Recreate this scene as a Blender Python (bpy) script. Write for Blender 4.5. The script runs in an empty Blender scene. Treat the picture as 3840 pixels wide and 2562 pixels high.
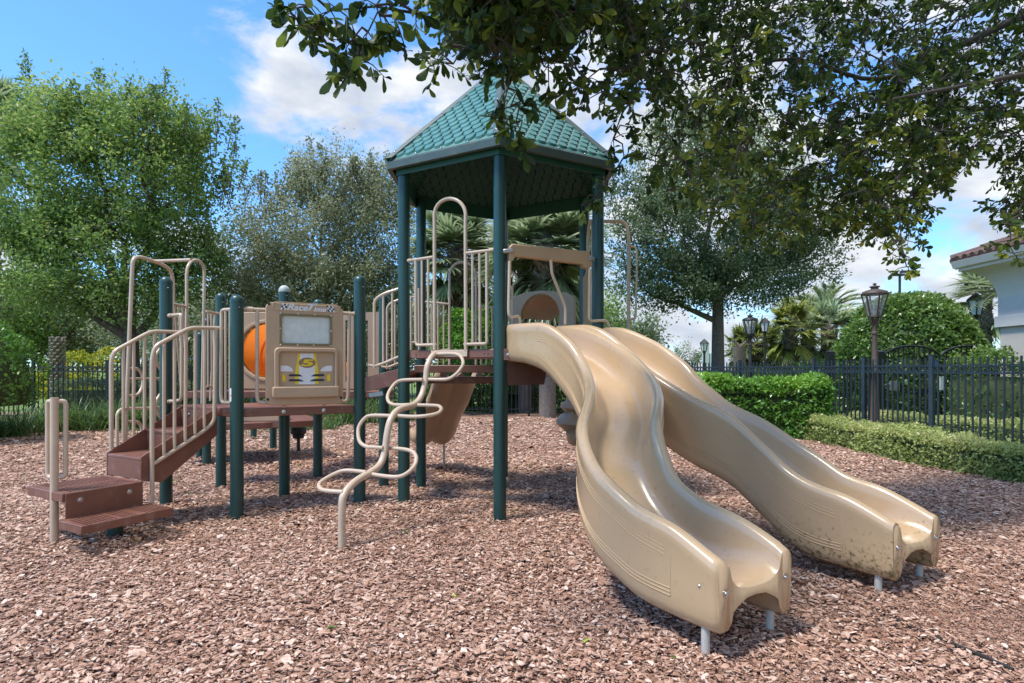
import bpy, bmesh, math, random
import numpy as np
from mathutils import Vector, Matrix
R = math.radians
random.seed(7); rng = np.random.default_rng(11)
SC = bpy.context.scene; COL = SC.collection
F, CX, HY, EYE = 2219.0, 1920.0, 1385.0, 1.457      # focal length in photo pixels, centre column, horizon row, eye height

# ------------------------------------------------------------------ measuring helpers (photo pixel -> place on a known plane)
def W(u, v, d): return Vector(((u-CX)/F*d, d, EYE+(HY-v)/F*d))
def ray(u, v): return Vector(((u-CX)/F, 1.0, (HY-v)/F))
def onplane(u, v, P, n):
    r = ray(u, v); e = Vector((0,0,EYE)); P = Vector(P); n = Vector(n)
    return e + r*((P-e).dot(n)/r.dot(n))
def frame(ox, oy, k): return lambda x, y: (ox+x/k, oy+y/k)
class Plane:                                          # vertical plane through two ground points, pushed outward
    def __init__(s, A, B, off=0):
        A = Vector((A[0],A[1],0)); B = Vector((B[0],B[1],0))
        s.d = (B-A).normalized(); s.n = Vector((s.d.y,-s.d.x,0)); s.A = A+s.n*off; s.L = (B-A).length
    def px(s, u, v): return onplane(u, v, s.A, s.n)
    def sz(s, u, v): p = s.px(u, v)-s.A; return (p.dot(s.d), p.z)
    def at(s, a, z, o=0): q = s.A+s.d*a+s.n*o; return Vector((q.x,q.y,z))

# ------------------------------------------------------------------ materials
MATS = {}
def new_mat(name):
    m = bpy.data.materials.new(name); m.use_nodes = True; nt = m.node_tree
    b = nt.nodes['Principled BSDF']; MATS[name] = m
    return m, nt, b
def N(nt, t, **k):
    n = nt.nodes.new(t)
    for a, b in k.items(): setattr(n, a, b)
    return n
def ramp(nt, stops, src=None):
    r = N(nt, 'ShaderNodeValToRGB'); e = r.color_ramp.elements
    while len(e) < len(stops): e.new(0.5)
    for i, (p, c) in enumerate(stops): e[i].position = p; e[i].color = (*c, 1)
    if src is not None: nt.links.new(src, r.inputs[0])
    return r
def coat_mat(name, c1, c2, rough=.4, scale=6, bump=.0, bscale=300, coat=0, metallic=0, fine=None):
    m, nt, b = new_mat(name); L = nt.links
    tc = N(nt, 'ShaderNodeTexCoord'); nz = N(nt, 'ShaderNodeTexNoise'); nz.inputs['Scale'].default_value = scale
    nz.inputs['Detail'].default_value = 6; nz.inputs['Roughness'].default_value = .62
    L.new(tc.outputs['Object'], nz.inputs['Vector'])
    r = ramp(nt, [(.32, c1), (.68, c2)], nz.outputs['Fac']); col = r.outputs[0]
    if fine:
        n3 = N(nt, 'ShaderNodeTexNoise'); n3.inputs['Scale'].default_value = fine[0]; n3.inputs['Detail'].default_value = 4
        L.new(tc.outputs['Object'], n3.inputs['Vector'])
        rr = ramp(nt, [(fine[2], (0,0,0)), (fine[3], (1,1,1))], n3.outputs['Fac'])
        mx = N(nt, 'ShaderNodeMix', data_type='RGBA'); L.new(rr.outputs[0], mx.inputs[0]); L.new(col, mx.inputs[6]); mx.inputs[7].default_value = (*fine[1], 1); col = mx.outputs[2]
    L.new(col, b.inputs['Base Color'])
    b.inputs['Roughness'].default_value = rough; b.inputs['Metallic'].default_value = metallic; b.inputs['Coat Weight'].default_value = coat
    b.inputs['Coat Roughness'].default_value = .2
    rr = N(nt, 'ShaderNodeMapRange'); rr.inputs[3].default_value = rough*.75; rr.inputs[4].default_value = min(1, rough*1.35)
    L.new(nz.outputs['Fac'], rr.inputs[0]); L.new(rr.outputs[0], b.inputs['Roughness'])
    if bump:
        n2 = N(nt, 'ShaderNodeTexNoise'); n2.inputs['Scale'].default_value = bscale; L.new(tc.outputs['Object'], n2.inputs['Vector'])
        bp = N(nt, 'ShaderNodeBump'); bp.inputs['Strength'].default_value = bump; bp.inputs['Distance'].default_value = .003
        L.new(n2.outputs['Fac'], bp.inputs['Height']); L.new(bp.outputs[0], b.inputs['Normal'])
    return m
def leaf_mat(name, stops, trans=.35, rough=.42, spec=.4):
    m, nt, b = new_mat(name); L = nt.links
    at = N(nt, 'ShaderNodeAttribute', attribute_name='rnd')
    r = ramp(nt, stops, at.outputs['Fac'])
    L.new(r.outputs[0], b.inputs['Base Color']); b.inputs['Roughness'].default_value = rough
    b.inputs['Specular IOR Level'].default_value = spec
    t = N(nt, 'ShaderNodeBsdfTranslucent'); hs = N(nt, 'ShaderNodeHueSaturation'); hs.inputs['Value'].default_value = 1.6; hs.inputs['Hue'].default_value = .485
    L.new(r.outputs[0], hs.inputs['Color']); L.new(hs.outputs[0], t.inputs['Color'])
    mx = N(nt, 'ShaderNodeMixShader'); mx.inputs[0].default_value = trans
    L.new(b.outputs[0], mx.inputs[1]); L.new(t.outputs[0], mx.inputs[2]); L.new(mx.outputs[0], nt.nodes['Material Output'].inputs[0])
    return m

tube_m = coat_mat('tan_powder_coat', (.53,.40,.285), (.60,.465,.34), .36, 5, .12, 400, coat=.25)
post_m = coat_mat('green_post_paint', (.008,.045,.040), (.011,.057,.050), .36, 3, .2, 500, coat=.15, fine=(160,(.05,.13,.13),.70,.80))
slide_m = coat_mat('tan_slide_plastic', (.49,.33,.185), (.525,.36,.205), .21, 2, .05, 500, coat=.6, fine=(26,(.39,.27,.155),.60,.8))
def dirty_slide():
    m = coat_mat('tan_slide_plastic_mould', (.49,.33,.185), (.525,.36,.205), .24, 2, .05, 500, coat=.5)
    nt = m.node_tree; L = nt.links; b = nt.nodes['Principled BSDF']
    src = b.inputs['Base Color'].links[0].from_socket
    tc = N(nt,'ShaderNodeTexCoord'); ge = N(nt,'ShaderNodeSeparateXYZ'); L.new(tc.outputs['Object'], ge.inputs[0])
    n = N(nt,'ShaderNodeTexNoise'); n.inputs['Scale'].default_value = 34; n.inputs['Detail'].default_value = 8; n.inputs['Roughness'].default_value=.72; L.new(tc.outputs['Object'], n.inputs['Vector'])
    mr = N(nt,'ShaderNodeMapRange'); mr.inputs[1].default_value=.55; mr.inputs[2].default_value=.08; mr.inputs[3].default_value=-.12; mr.inputs[4].default_value=.1; L.new(ge.outputs[2], mr.inputs[0])
    ad = N(nt,'ShaderNodeMath', operation='ADD'); L.new(n.outputs['Fac'], ad.inputs[0]); L.new(mr.outputs[0], ad.inputs[1])
    r = ramp(nt, [(.53,(0,0,0)),(.66,(1,1,1))], ad.outputs[0])
    mx = N(nt,'ShaderNodeMix',data_type='RGBA'); L.new(r.outputs[0], mx.inputs[0]); L.new(src, mx.inputs[6]); mx.inputs[7].default_value=(.13,.105,.035,1); L.new(mx.outputs[2], b.inputs['Base Color'])
    return m
slide2_m = dirty_slide()
stripe_m = coat_mat('tan_ridge_matt', (.50,.34,.19), (.54,.37,.215), .75, 3)
stripe_m.node_tree.nodes['Principled BSDF'].inputs['Specular IOR Level'].default_value=.15
panel_m = coat_mat('tan_panel_plastic', (.45,.305,.19), (.51,.35,.225), .42, 2.5, .15, 500)
deck_m = coat_mat('brown_vinyl_deck', (.165,.066,.043), (.22,.092,.062), .42, 4, .15, 350, coat=.1, fine=(9,(.27,.17,.13),.55,.85))
dark_m = coat_mat('dark_brown_panel', (.10,.05,.036), (.15,.075,.055), .4, 4, .1, 350)
roofm = coat_mat('green_roof_tile', (.05,.175,.15), (.08,.235,.20), .42, 3, .1, 300, coat=.2)
trim_m = coat_mat('green_grey_trim', (.045,.075,.068), (.075,.105,.09), .42, 4, .1, 300, fine=(5,(.13,.135,.085),.58,.75))
roofin_m = coat_mat('shaded_green_underside', (.010,.07,.052), (.015,.09,.066), .5, 4, .1, 300)  # same green as the tiles, with the underside's shade put into the colour
steel_m = coat_mat('bolt_steel', (.5,.5,.5), (.6,.6,.6), .25, 30, metallic=1)
galv_m = coat_mat('galvanised_bracket', (.3,.31,.31), (.42,.42,.41), .4, 30, metallic=.8)

legm = coat_mat('pale_leg_paint', (.42,.40,.36), (.5,.47,.42), .45, 9, .1, 300)
black_m = coat_mat('black_rubber', (.018,.018,.02), (.03,.03,.032), .6, 8, .4, 200)
white_m = coat_mat('white_decal', (.72,.72,.74), (.80,.80,.81), .45, 14)
ink_m = coat_mat('dark_decal', (.02,.022,.025), (.035,.035,.04), .45, 14)
yellow_m = coat_mat('yellow_decal', (.80,.56,.01), (.86,.62,.03), .45, 14)
org_m = coat_mat('orange_label', (.8,.36,.05), (.8,.4,.08), .5, 14)
cap_m = coat_mat('bleached_cap', (.35,.40,.38), (.48,.50,.47), .5, 14)
roundel_m = coat_mat('brown_roundel', (.24,.15,.085), (.29,.18,.10), .45, 14)
frame_m = coat_mat('olive_window_gasket', (.16,.12,.05), (.24,.18,.09), .4, 10)
fence_m = coat_mat('slate_fence_paint', (.022,.038,.052), (.032,.052,.068), .45, 4)
fence2_m = coat_mat('black_fence_paint', (.008,.010,.011), (.014,.016,.017), .4, 4)
fence3_m = coat_mat('grey_blue_fence_paint', (.12,.15,.18), (.16,.20,.23), .5, 4)
lamp_m = coat_mat('brown_lamp_paint', (.075,.05,.04), (.105,.07,.055), .55, 10, .1, 200)
lampb_m = coat_mat('black_lamp_paint', (.02,.018,.016), (.03,.027,.024), .5, 10)
bark_m = coat_mat('oak_bark', (.075,.055,.042), (.16,.125,.10), .9, 9, 1.0, 30)
barkd_m = coat_mat('dark_twig_bark', (.035,.028,.022), (.07,.055,.045), .9, 9, .6, 60)
palmbark_m = coat_mat('palm_bark', (.13,.10,.08), (.26,.21,.17), .9, 14, .8, 50)
boot_m = coat_mat('palm_boot', (.16,.13,.11), (.36,.30,.25), .85, 8, .6, 60)
stucco_m = coat_mat('pale_grey_stucco', (.55,.52,.47), (.60,.57,.52), .9, 3, .5, 200)
stucco2_m = coat_mat('beige_stucco', (.52,.46,.38), (.58,.51,.43), .9, 3, .5, 200)
eave_m = coat_mat('cream_eave', (.60,.58,.50), (.66,.63,.55), .6, 3)
tile_m = coat_mat('brown_clay_tile', (.07,.04,.033), (.19,.11,.09), .8, 7, .4, 60)
bluem = coat_mat('blue_shade_cloth', (.01,.13,.62), (.02,.18,.7), .7, 4)
signw_m = coat_mat('pale_green_sign', (.42,.50,.46), (.48,.55,.52), .6, 4)
core_m = coat_mat('hedge_core_filler', (.03,.045,.012), (.06,.08,.025), .95, 14, 1, 40)  # added dark solid that closes gaps, standing in for the shaded inside

oak_leaf = leaf_mat('oak_leaves', [(0,(.055,.11,.025)),(.45,(.135,.235,.055)),(.8,(.23,.34,.09)),(1,(.38,.43,.13))], .42)
olive_leaf = leaf_mat('olive_leaves', [(0,(.095,.12,.06)),(.5,(.215,.25,.13)),(.85,(.34,.365,.215)),(1,(.43,.43,.32))], .35, .38, .5)
dark_leaf = leaf_mat('dark_oak_leaves', [(0,(.045,.08,.035)),(.5,(.11,.165,.075)),(.9,(.20,.26,.12)),(1,(.33,.35,.16))], .35)
near_leaf = leaf_mat('overhanging_leaves', [(0,(.016,.034,.009)),(.4,(.05,.095,.018)),(.75,(.14,.19,.03)),(1,(.36,.38,.06))], .48, .42, .3)
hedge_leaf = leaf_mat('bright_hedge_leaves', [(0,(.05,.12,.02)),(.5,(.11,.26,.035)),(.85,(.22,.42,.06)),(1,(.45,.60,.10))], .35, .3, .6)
dome_leaf = leaf_mat('clipped_dome_leaves', [(0,(.04,.09,.02)),(.5,(.10,.19,.035)),(.85,(.19,.29,.06)),(1,(.3,.36,.10))], .3, .3, .6)
low_leaf = leaf_mat('variegated_hedge_leaves', [(0,(.13,.17,.05)),(.35,(.27,.34,.10)),(.75,(.46,.50,.18)),(1,(.60,.55,.30))], .3)
palm_leaf = leaf_mat('palm_leaves', [(0,(.10,.15,.075)),(.5,(.26,.34,.18)),(.85,(.44,.52,.32)),(1,(.58,.56,.38))], .3, .35, .6)
palmy_leaf = leaf_mat('yellowing_palm_leaves', [(0,(.10,.15,.04)),(.5,(.24,.30,.08)),(.85,(.40,.42,.12)),(1,(.60,.44,.12))], .35, .4)
grass_leaf = leaf_mat('strap_leaves', [(0,(.04,.085,.02)),(.5,(.09,.17,.045)),(.85,(.17,.25,.07)),(1,(.32,.33,.16))], .35, .35, .5)
flower_leaf = leaf_mat('yellow_flower_bush', [(0,(.10,.18,.03)),(.5,(.28,.34,.04)),(.62,(.75,.60,.02)),(1,(.85,.68,.03))], .35)

orange_m = leaf_mat('orange_tube_plastic', [(0,(.74,.27,.025)),(1,(.74,.27,.025))], .35, .35, .5)
def chip_mat():
    m, nt, b = new_mat('bark_chips'); L = nt.links
    at = N(nt,'ShaderNodeAttribute', attribute_name='rnd')
    r = ramp(nt, [(0,(.10,.048,.030)),(.2,(.25,.125,.078)),(.5,(.44,.255,.175)),(.8,(.59,.40,.30)),(1,(.72,.58,.48))], at.outputs['Fac'])
    tc = N(nt,'ShaderNodeTexCoord'); n = N(nt,'ShaderNodeTexNoise'); n.inputs['Scale'].default_value=45; n.inputs['Detail'].default_value=5; L.new(tc.outputs['Object'], n.inputs['Vector'])
    hs = N(nt,'ShaderNodeHueSaturation'); mr = N(nt,'ShaderNodeMapRange'); mr.inputs[1].default_value=.3; mr.inputs[2].default_value=.7; mr.inputs[3].default_value=.65; mr.inputs[4].default_value=1.35
    L.new(n.outputs['Fac'], mr.inputs[0]); L.new(mr.outputs[0], hs.inputs['Value']); L.new(r.outputs[0], hs.inputs['Color']); L.new(hs.outputs[0], b.inputs['Base Color'])
    b.inputs['Roughness'].default_value=.62; b.inputs['Specular IOR Level'].default_value=.35
    bp = N(nt,'ShaderNodeBump'); bp.inputs['Strength'].default_value=.5; bp.inputs['Distance'].default_value=.004; L.new(n.outputs['Fac'], bp.inputs['Height']); L.new(bp.outputs[0], b.inputs['Normal'])
    return m
chips_m = chip_mat()
def mulch_mat():
    m, nt, b = new_mat('mulch_bed'); L = nt.links
    tc = N(nt,'ShaderNodeTexCoord')
    mp = N(nt,'ShaderNodeMapping'); mp.inputs['Scale'].default_value=(1,1.5,1); L.new(tc.outputs['Object'], mp.inputs['Vector'])
    nd = N(nt,'ShaderNodeTexNoise'); nd.inputs['Scale'].default_value=9; L.new(mp.outputs[0], nd.inputs['Vector'])
    mxv = N(nt,'ShaderNodeMix', data_type='RGBA'); mxv.inputs[0].default_value=.08; L.new(mp.outputs[0], mxv.inputs[6]); L.new(nd.outputs['Color'], mxv.inputs[7])
    v = N(nt,'ShaderNodeTexVoronoi'); v.inputs['Scale'].default_value=42; L.new(mxv.outputs[2], v.inputs['Vector'])
    sp = N(nt,'ShaderNodeSeparateColor'); L.new(v.outputs['Color'], sp.inputs[0])
    r = ramp(nt, [(0,(.07,.033,.02)),(.3,(.19,.092,.058)),(.6,(.37,.205,.135)),(.85,(.52,.34,.25)),(1,(.66,.51,.41))], sp.outputs[0])
    n2 = N(nt,'ShaderNodeTexNoise'); n2.inputs['Scale'].default_value=.7; n2.inputs['Detail'].default_value=4; L.new(tc.outputs['Object'], n2.inputs['Vector'])
    r2 = ramp(nt, [(.35,(.75,.75,.75)),(.7,(1.15,1.1,1.05))], n2.outputs['Fac'])
    mu = N(nt,'ShaderNodeMix', data_type='RGBA', blend_type='MULTIPLY'); mu.inputs[0].default_value=1; L.new(r.outputs[0], mu.inputs[6]); L.new(r2.outputs[0], mu.inputs[7])
    L.new(mu.outputs[2], b.inputs['Base Color']); b.inputs['Roughness'].default_value=.85
    ad = N(nt,'ShaderNodeMath', operation='SUBTRACT'); L.new(sp.outputs[1], ad.inputs[0]); L.new(v.outputs['Distance'], ad.inputs[1])
    bp = N(nt,'ShaderNodeBump'); bp.inputs['Strength'].default_value=.9; bp.inputs['Distance'].default_value=.012; L.new(ad.outputs[0], bp.inputs['Height']); L.new(bp.outputs[0], b.inputs['Normal'])
    return m
mulch_m = mulch_mat()
def lawn_mat():
    m, nt, b = new_mat('lawn'); L = nt.links
    tc = N(nt,'ShaderNodeTexCoord'); n = N(nt,'ShaderNodeTexNoise'); n.inputs['Scale'].default_value=.6; n.inputs['Detail'].default_value=10; n.inputs['Roughness'].default_value=.7; L.new(tc.outputs['Object'], n.inputs['Vector'])
    r = ramp(nt, [(.3,(.09,.15,.03)),(.55,(.19,.28,.06)),(.75,(.28,.36,.09))], n.outputs['Fac']); L.new(r.outputs[0], b.inputs['Base Color']); b.inputs['Roughness'].default_value=.9
    n2 = N(nt,'ShaderNodeTexNoise'); n2.inputs['Scale'].default_value=40; L.new(tc.outputs['Object'], n2.inputs['Vector'])
    bp = N(nt,'ShaderNodeBump'); bp.inputs['Distance'].default_value=.05; L.new(n2.outputs['Fac'], bp.inputs['Height']); L.new(bp.outputs[0], b.inputs['Normal'])
    return m
lawn_m = lawn_mat()
def glass_mat(name, col, rough, alpha):
    m, nt, b = new_mat(name); b.inputs['Base Color'].default_value=(*col,1); b.inputs['Roughness'].default_value=rough; b.inputs['Alpha'].default_value=alpha
    tc = N(nt,'ShaderNodeTexCoord'); n = N(nt,'ShaderNodeTexNoise'); n.inputs['Scale'].default_value=18; n.inputs['Detail'].default_value=6; nt.links.new(tc.outputs['Object'], n.inputs['Vector'])
    mr = N(nt,'ShaderNodeMapRange'); mr.inputs[1].default_value=.3; mr.inputs[2].default_value=.7; mr.inputs[3].default_value=alpha-.1; mr.inputs[4].default_value=min(1,alpha+.1)
    nt.links.new(n.outputs['Fac'], mr.inputs[0]); nt.links.new(mr.outputs[0], b.inputs['Alpha'])
    return m
plexi_m = glass_mat('clouded_acrylic', (.72,.77,.73), .5, .86)
lampglass_m = glass_mat('seeded_lamp_glass', (.7,.73,.73), .15, .3)
lampwhite_m = glass_mat('milky_lamp_glass', (.8,.82,.8), .4, .85)

# ------------------------------------------------------------------ mesh builder and object helpers
def fillet(pts, r, n=5):
    pts = [Vector(p) for p in pts]
    if len(pts) < 3 or r <= 0: return pts
    out = [pts[0]]
    for a, b, c in zip(pts[:-2], pts[1:-1], pts[2:]):
        d1, d2 = a-b, c-b
        q = min(r, d1.length*.49, d2.length*.49)
        p, s = b+d1.normalized()*q, b+d2.normalized()*q
        for i in range(n+1):
            t = i/n; out.append(p*(1-t)**2 + b*2*t*(1-t) + s*t*t)
    out.append(pts[-1]); return out
class MB:
    def __init__(s): s.v = []; s.f = []
    def add(s, vs, fs):
        k = len(s.v); s.v += [tuple(v) for v in vs]; s.f += [tuple(i+k for i in f) for f in fs]; return s
    def tube(s, pts, r, seg=10, fil=0, caps=True, r2=None):
        pts = fillet(pts, fil) if fil else [Vector(p) for p in pts]
        q = [pts[0]]
        for p in pts[1:]:
            if (p-q[-1]).length > 1e-5: q.append(p)
        pts = q; n = len(pts)
        if n < 2: return s
        t0 = (pts[1]-pts[0]).normalized(); up = Vector((0,0,1)) if abs(t0.z) < .9 else Vector((0,1,0))
        x = t0.cross(up).normalized(); vs = []
        for i, p in enumerate(pts):
            t = ((pts[min(i+1,n-1)]-p).normalized() + (p-pts[max(i-1,0)]).normalized())
            if t.length < 1e-6: t = t0.copy()
            t.normalize(); x = (x - t*x.dot(t)).normalized(); y = t.cross(x)
            rr = r if r2 is None else r+(r2-r)*i/(n-1)
            for k in range(seg):
                a = 2*math.pi*k/seg; vs.append(p + x*(rr*math.cos(a)) + y*(rr*math.sin(a)))
        fs = [(i*seg+k, i*seg+(k+1)%seg, (i+1)*seg+(k+1)%seg, (i+1)*seg+k) for i in range(n-1) for k in range(seg)]
        if caps: fs += [tuple(range(seg))[::-1], tuple((n-1)*seg+k for k in range(seg))]
        return s.add(vs, fs)
    def lathe(s, prof, c=(0,0,0), seg=20, axis=None):
        c = Vector(c); z = Vector(axis).normalized() if axis is not None else Vector((0,0,1))
        x = z.orthogonal().normalized(); y = z.cross(x)
        vs = []; n = len(prof)
        for r, h in prof:
            for k in range(seg):
                a = 2*math.pi*k/seg; vs.append(c+z*h+(x*math.cos(a)+y*math.sin(a))*max(r,1e-4))
        fs = [(i*seg+k, i*seg+(k+1)%seg, (i+1)*seg+(k+1)%seg, (i+1)*seg+k) for i in range(n-1) for k in range(seg)]
        fs += [tuple(range(seg))[::-1], tuple((n-1)*seg+k for k in range(seg))]
        return s.add(vs, fs)
    def prism(s, poly, vec):
        poly = [Vector(p) for p in poly]; vec = Vector(vec); n = len(poly)
        return s.add(poly+[p+vec for p in poly], [tuple(range(n)), tuple(range(2*n-1, n-1, -1))]+[(i, n+i, n+(i+1)%n, (i+1)%n) for i in range(n)])
    def ring(s, outer, inner, vec):
        n = len(outer); vec = Vector(vec); o=[Vector(p) for p in outer]; q=[Vector(p) for p in inner]
        vs = o+q+[p+vec for p in o]+[p+vec for p in q]; fs=[]
        for i in range(n):
            j=(i+1)%n
            fs += [(i,j,n+j,n+i),(2*n+i,3*n+i,3*n+j,2*n+j),(i,2*n+i,2*n+j,j),(n+i,n+j,3*n+j,3*n+i)]
        return s.add(vs, fs)
    def box(s, a, b):
        x0,y0,z0=a; x1,y1,z1=b
        return s.prism([(x0,y0,z0),(x0,y1,z0),(x1,y1,z0),(x1,y0,z0)], (0,0,z1-z0))
    def bar(s, p, q, w, h, up=(0,0,1)):
        p=Vector(p); q=Vector(q); d=(q-p).normalized(); u=Vector(up); x=d.cross(u)
        if x.length<1e-4: x=d.cross(Vector((0,1,0)))
        x.normalize(); u=x.cross(d).normalized()
        return s.prism([p-x*w/2-u*h/2, p+x*w/2-u*h/2, p+x*w/2+u*h/2, p-x*w/2+u*h/2], q-p)
    def bolt(s, p, n, r=.009):
        return s.lathe([(r*1.5,0),(r*1.5,.002),(r,.003),(r*.85,.007),(r*.4,.010),(0.0005,.0105)], p, 10, n)
def wloc(o):
    l = Vector((0,0,0))
    while o is not None: l += o.location; o = o.parent
    return l
def link(o, parent):
    COL.objects.link(o)
    if parent is not None: o.parent = parent; o.location = -wloc(parent)
    return o
def recalc(me):
    bm = bmesh.new(); bm.from_mesh(me); bmesh.ops.recalc_face_normals(bm, faces=bm.faces); bm.to_mesh(me); bm.free()
def build(mb, name, mat, parent=None, bevel=0, smooth=35, label=None, sub=0):
    if name in ('bolt','screw') and len(mb.v)>60 and len(mb.v)%60==0:      # every fastener is an object of its own
        nf=len(mb.f)//(len(mb.v)//60); o=None
        for k in range(len(mb.v)//60):
            q=MB(); q.v=mb.v[60*k:60*k+60]; q.f=[tuple(i-60*k for i in f) for f in mb.f[nf*k:nf*k+nf]]; o=build(q,name,mat,parent)
        return o
    me = bpy.data.meshes.new(name); me.from_pydata(mb.v, [], mb.f); me.materials.append(mat)
    recalc(me); me.shade_smooth(); me.set_sharp_from_angle(angle=R(smooth))
    o = link(bpy.data.objects.new(name, me), parent)
    if bevel:
        m = o.modifiers.new('b','BEVEL'); m.width=bevel; m.segments=2; m.limit_method='ANGLE'; m.angle_limit=R(40); m.harden_normals=False
    if label: o['label']=label
    return o
def npmesh(name, V, Fc, mat, parent=None, rnd=None, smooth=False, nv=4):
    V = np.asarray(V, np.float32); Fc = np.asarray(Fc, np.int32)
    me = bpy.data.meshes.new(name); nf = len(Fc)
    me.vertices.add(len(V)); me.vertices.foreach_set('co', V.ravel())
    me.loops.add(nf*nv); me.loops.foreach_set('vertex_index', Fc.ravel())
    me.polygons.add(nf); me.polygons.foreach_set('loop_start', np.arange(0, nf*nv, nv, dtype=np.int32))
    me.polygons.foreach_set('use_smooth', np.full(nf, smooth, bool))
    if rnd is not None:
        a = me.attributes.new('rnd','FLOAT','POINT'); a.data.foreach_set('value', np.asarray(rnd, np.float32))
    me.update(calc_edges=True); me.materials.append(mat)
    return link(bpy.data.objects.new(name, me), parent)
def tag(o, label=None, cat=None, group=None, kind=None):
    for k, v in (('label',label),('category',cat),('group',group),('kind',kind)):
        if v: o[k]=v
    return o
def empty(name, loc, label, cat, group=None):
    o = bpy.data.objects.new(name, None); COL.objects.link(o); o.location = loc; o.empty_display_size=.3
    return tag(o, label, cat, group)
def sst(a,b,x): t=min(1,max(0,(x-a)/(b-a))); return t*t*(3-2*t)
def gz(x, y):
    return -.055*sst(6.2,7.6,y) + .012*math.sin(x*2.1+y*.7)+.010*math.sin(y*2.9-x*1.3)+.006*math.sin(x*5.3+y*4.1)
def gza(x, y):
    t=np.clip((y-6.2)/1.4,0,1); return -.055*t*t*(3-2*t)+.012*np.sin(x*2.1+y*.7)+.010*np.sin(y*2.9-x*1.3)+.006*np.sin(x*5.3+y*4.1)

# ------------------------------------------------------------------ leaves
def leaves(name, C, L, mat, parent=None, up=.5, wid=.45, fine=False, base=None, dirs=None, tone=None, fold=.12):
    """C: Nx3 leaf roots, L: lengths, tone: 0..1 colour bias."""
    C = np.asarray(C); n = len(C); L = np.broadcast_to(np.asarray(L,float), (n,))*rng.uniform(.7,1.25,n)
    if dirs is None: d = rng.normal(size=(n,3))
    else: d = dirs+rng.normal(size=(n,3))*.55
    d[:,2] -= up*.2; d /= np.linalg.norm(d,axis=1)[:,None]+1e-9
    nn = rng.normal(size=(n,3)); nn[:,2]+=up*2; nn -= d*(nn*d).sum(1)[:,None]; nn/=np.linalg.norm(nn,axis=1)[:,None]+1e-9
    s = np.cross(d,nn); w=(L*wid/2)[:,None]; l=L[:,None]
    t = rng.uniform(0,1,n)**1.3 if tone is None else np.clip(tone+rng.normal(size=n)*.17,0,1)
    if not fine:
        V = np.stack([C, C+d*l*.5+s*w+nn*w*fold*2, C+d*l, C+d*l*.5-s*w+nn*w*fold*2],1).reshape(-1,3)
        Fc = (np.arange(n)[:,None]*4+np.arange(4)[None])
        return npmesh(name, V, Fc, mat, parent, np.repeat(t,4))
    g = nn*l
    prof=[(.0,.10),(.34,.62),(.68,1.0),(.88,.72),(1.0,.12)]; cols=[]
    for (a,b) in prof:
        bend = -.12*a*a
        m = C+d*l*a+g*bend
        cols += [m+s*w*b+nn*w*b*.25, m, m-s*w*b+nn*w*b*.25]
    V=np.stack(cols,1).reshape(-1,3); k=np.arange(n)[:,None]*15; fs=[]
    for i in range(4):
        for j in range(2): fs.append(k+np.array([[i*3+j,i*3+j+1,i*3+j+4,i*3+j+3]]))
    Fc=np.stack(fs,1).reshape(-1,4)
    return npmesh(name, V, Fc, mat, parent, np.repeat(t,15), smooth=True)

def blades(name, P, L, wd, mat, parent=None, lean=.5, droop=.6, seg=5, kind=None, dirs=None, tone=None):
    n=len(P); P=np.asarray(P,float); L=np.broadcast_to(np.asarray(L,float),(n,))*rng.uniform(.65,1.2,n)
    if dirs is None:
        a=rng.uniform(0,2*np.pi,n); h=np.stack([np.cos(a),np.sin(a),np.zeros(n)],1)
        e=lean*rng.uniform(.1,1.2,n); d=h*np.sin(e)[:,None]+np.array([0,0,1.])*np.cos(e)[:,None]
    else: d=dirs/np.linalg.norm(dirs,axis=1)[:,None]; h=d.copy(); h[:,2]=0; h/=np.linalg.norm(h,axis=1)[:,None]+1e-6
    side=np.cross(d,np.array([0,0,1.])); side/=np.linalg.norm(side,axis=1)[:,None]+1e-6
    dr=droop*rng.uniform(.5,1.3,n); rows=[]
    for i in range(seg+1):
        t=i/seg; c=P+d*(L*t)[:,None]+np.array([0,0,-1.])*(dr*L*t*t*.9)[:,None]+h*(dr*L*t*t*.25)[:,None]
        w=wd*(1-t**1.6)*.5+wd*.03
        rows += [c-side*w, c+side*w]
    V=np.stack(rows,1).reshape(-1,3); m=2*(seg+1); k=np.arange(n)[:,None]*m
    Fc=np.stack([k+np.array([[2*i,2*i+1,2*i+3,2*i+2]]) for i in range(seg)],1).reshape(-1,4)
    t=rng.uniform(0,1,n) if tone is None else np.clip(tone+rng.normal(size=n)*.2,0,1)
    return npmesh(name,V,Fc,mat,parent,np.repeat(t,m),smooth=True)

# ------------------------------------------------------------------ ground
def make_ground():
    # lawn to the horizon
    xs=[-400,-60,-25,-12,0,12,25,60,400]; ys=[-60,-10,5,15,20,30,60,150,900]
    mb=MB(); mb.add([(x,y,-.16) for y in ys for x in xs],[(j*9+i,j*9+i+1,(j+1)*9+i+1,(j+1)*9+i) for j in range(8) for i in range(8)])
    tag(build(mb,'ground',lawn_m),kind='structure')
    # mulch bed
    nx,ny=150,120; X=np.linspace(-18,7.9,nx); Y=np.linspace(-3,21,ny)
    gx,gy=np.meshgrid(X,Y); V=np.stack([gx,gy,gza(gx,gy)-.018],2).reshape(-1,3)
    i=np.arange(nx-1);j=np.arange(ny-1);ii,jj=np.meshgrid(i,j);k=(jj*nx+ii).ravel()
    Fc=np.stack([k,k+1,k+1+nx,k+nx],1)
    tag(npmesh('mulch_bed',V,Fc,mulch_m,smooth=True),kind='structure')
make_ground()
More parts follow.
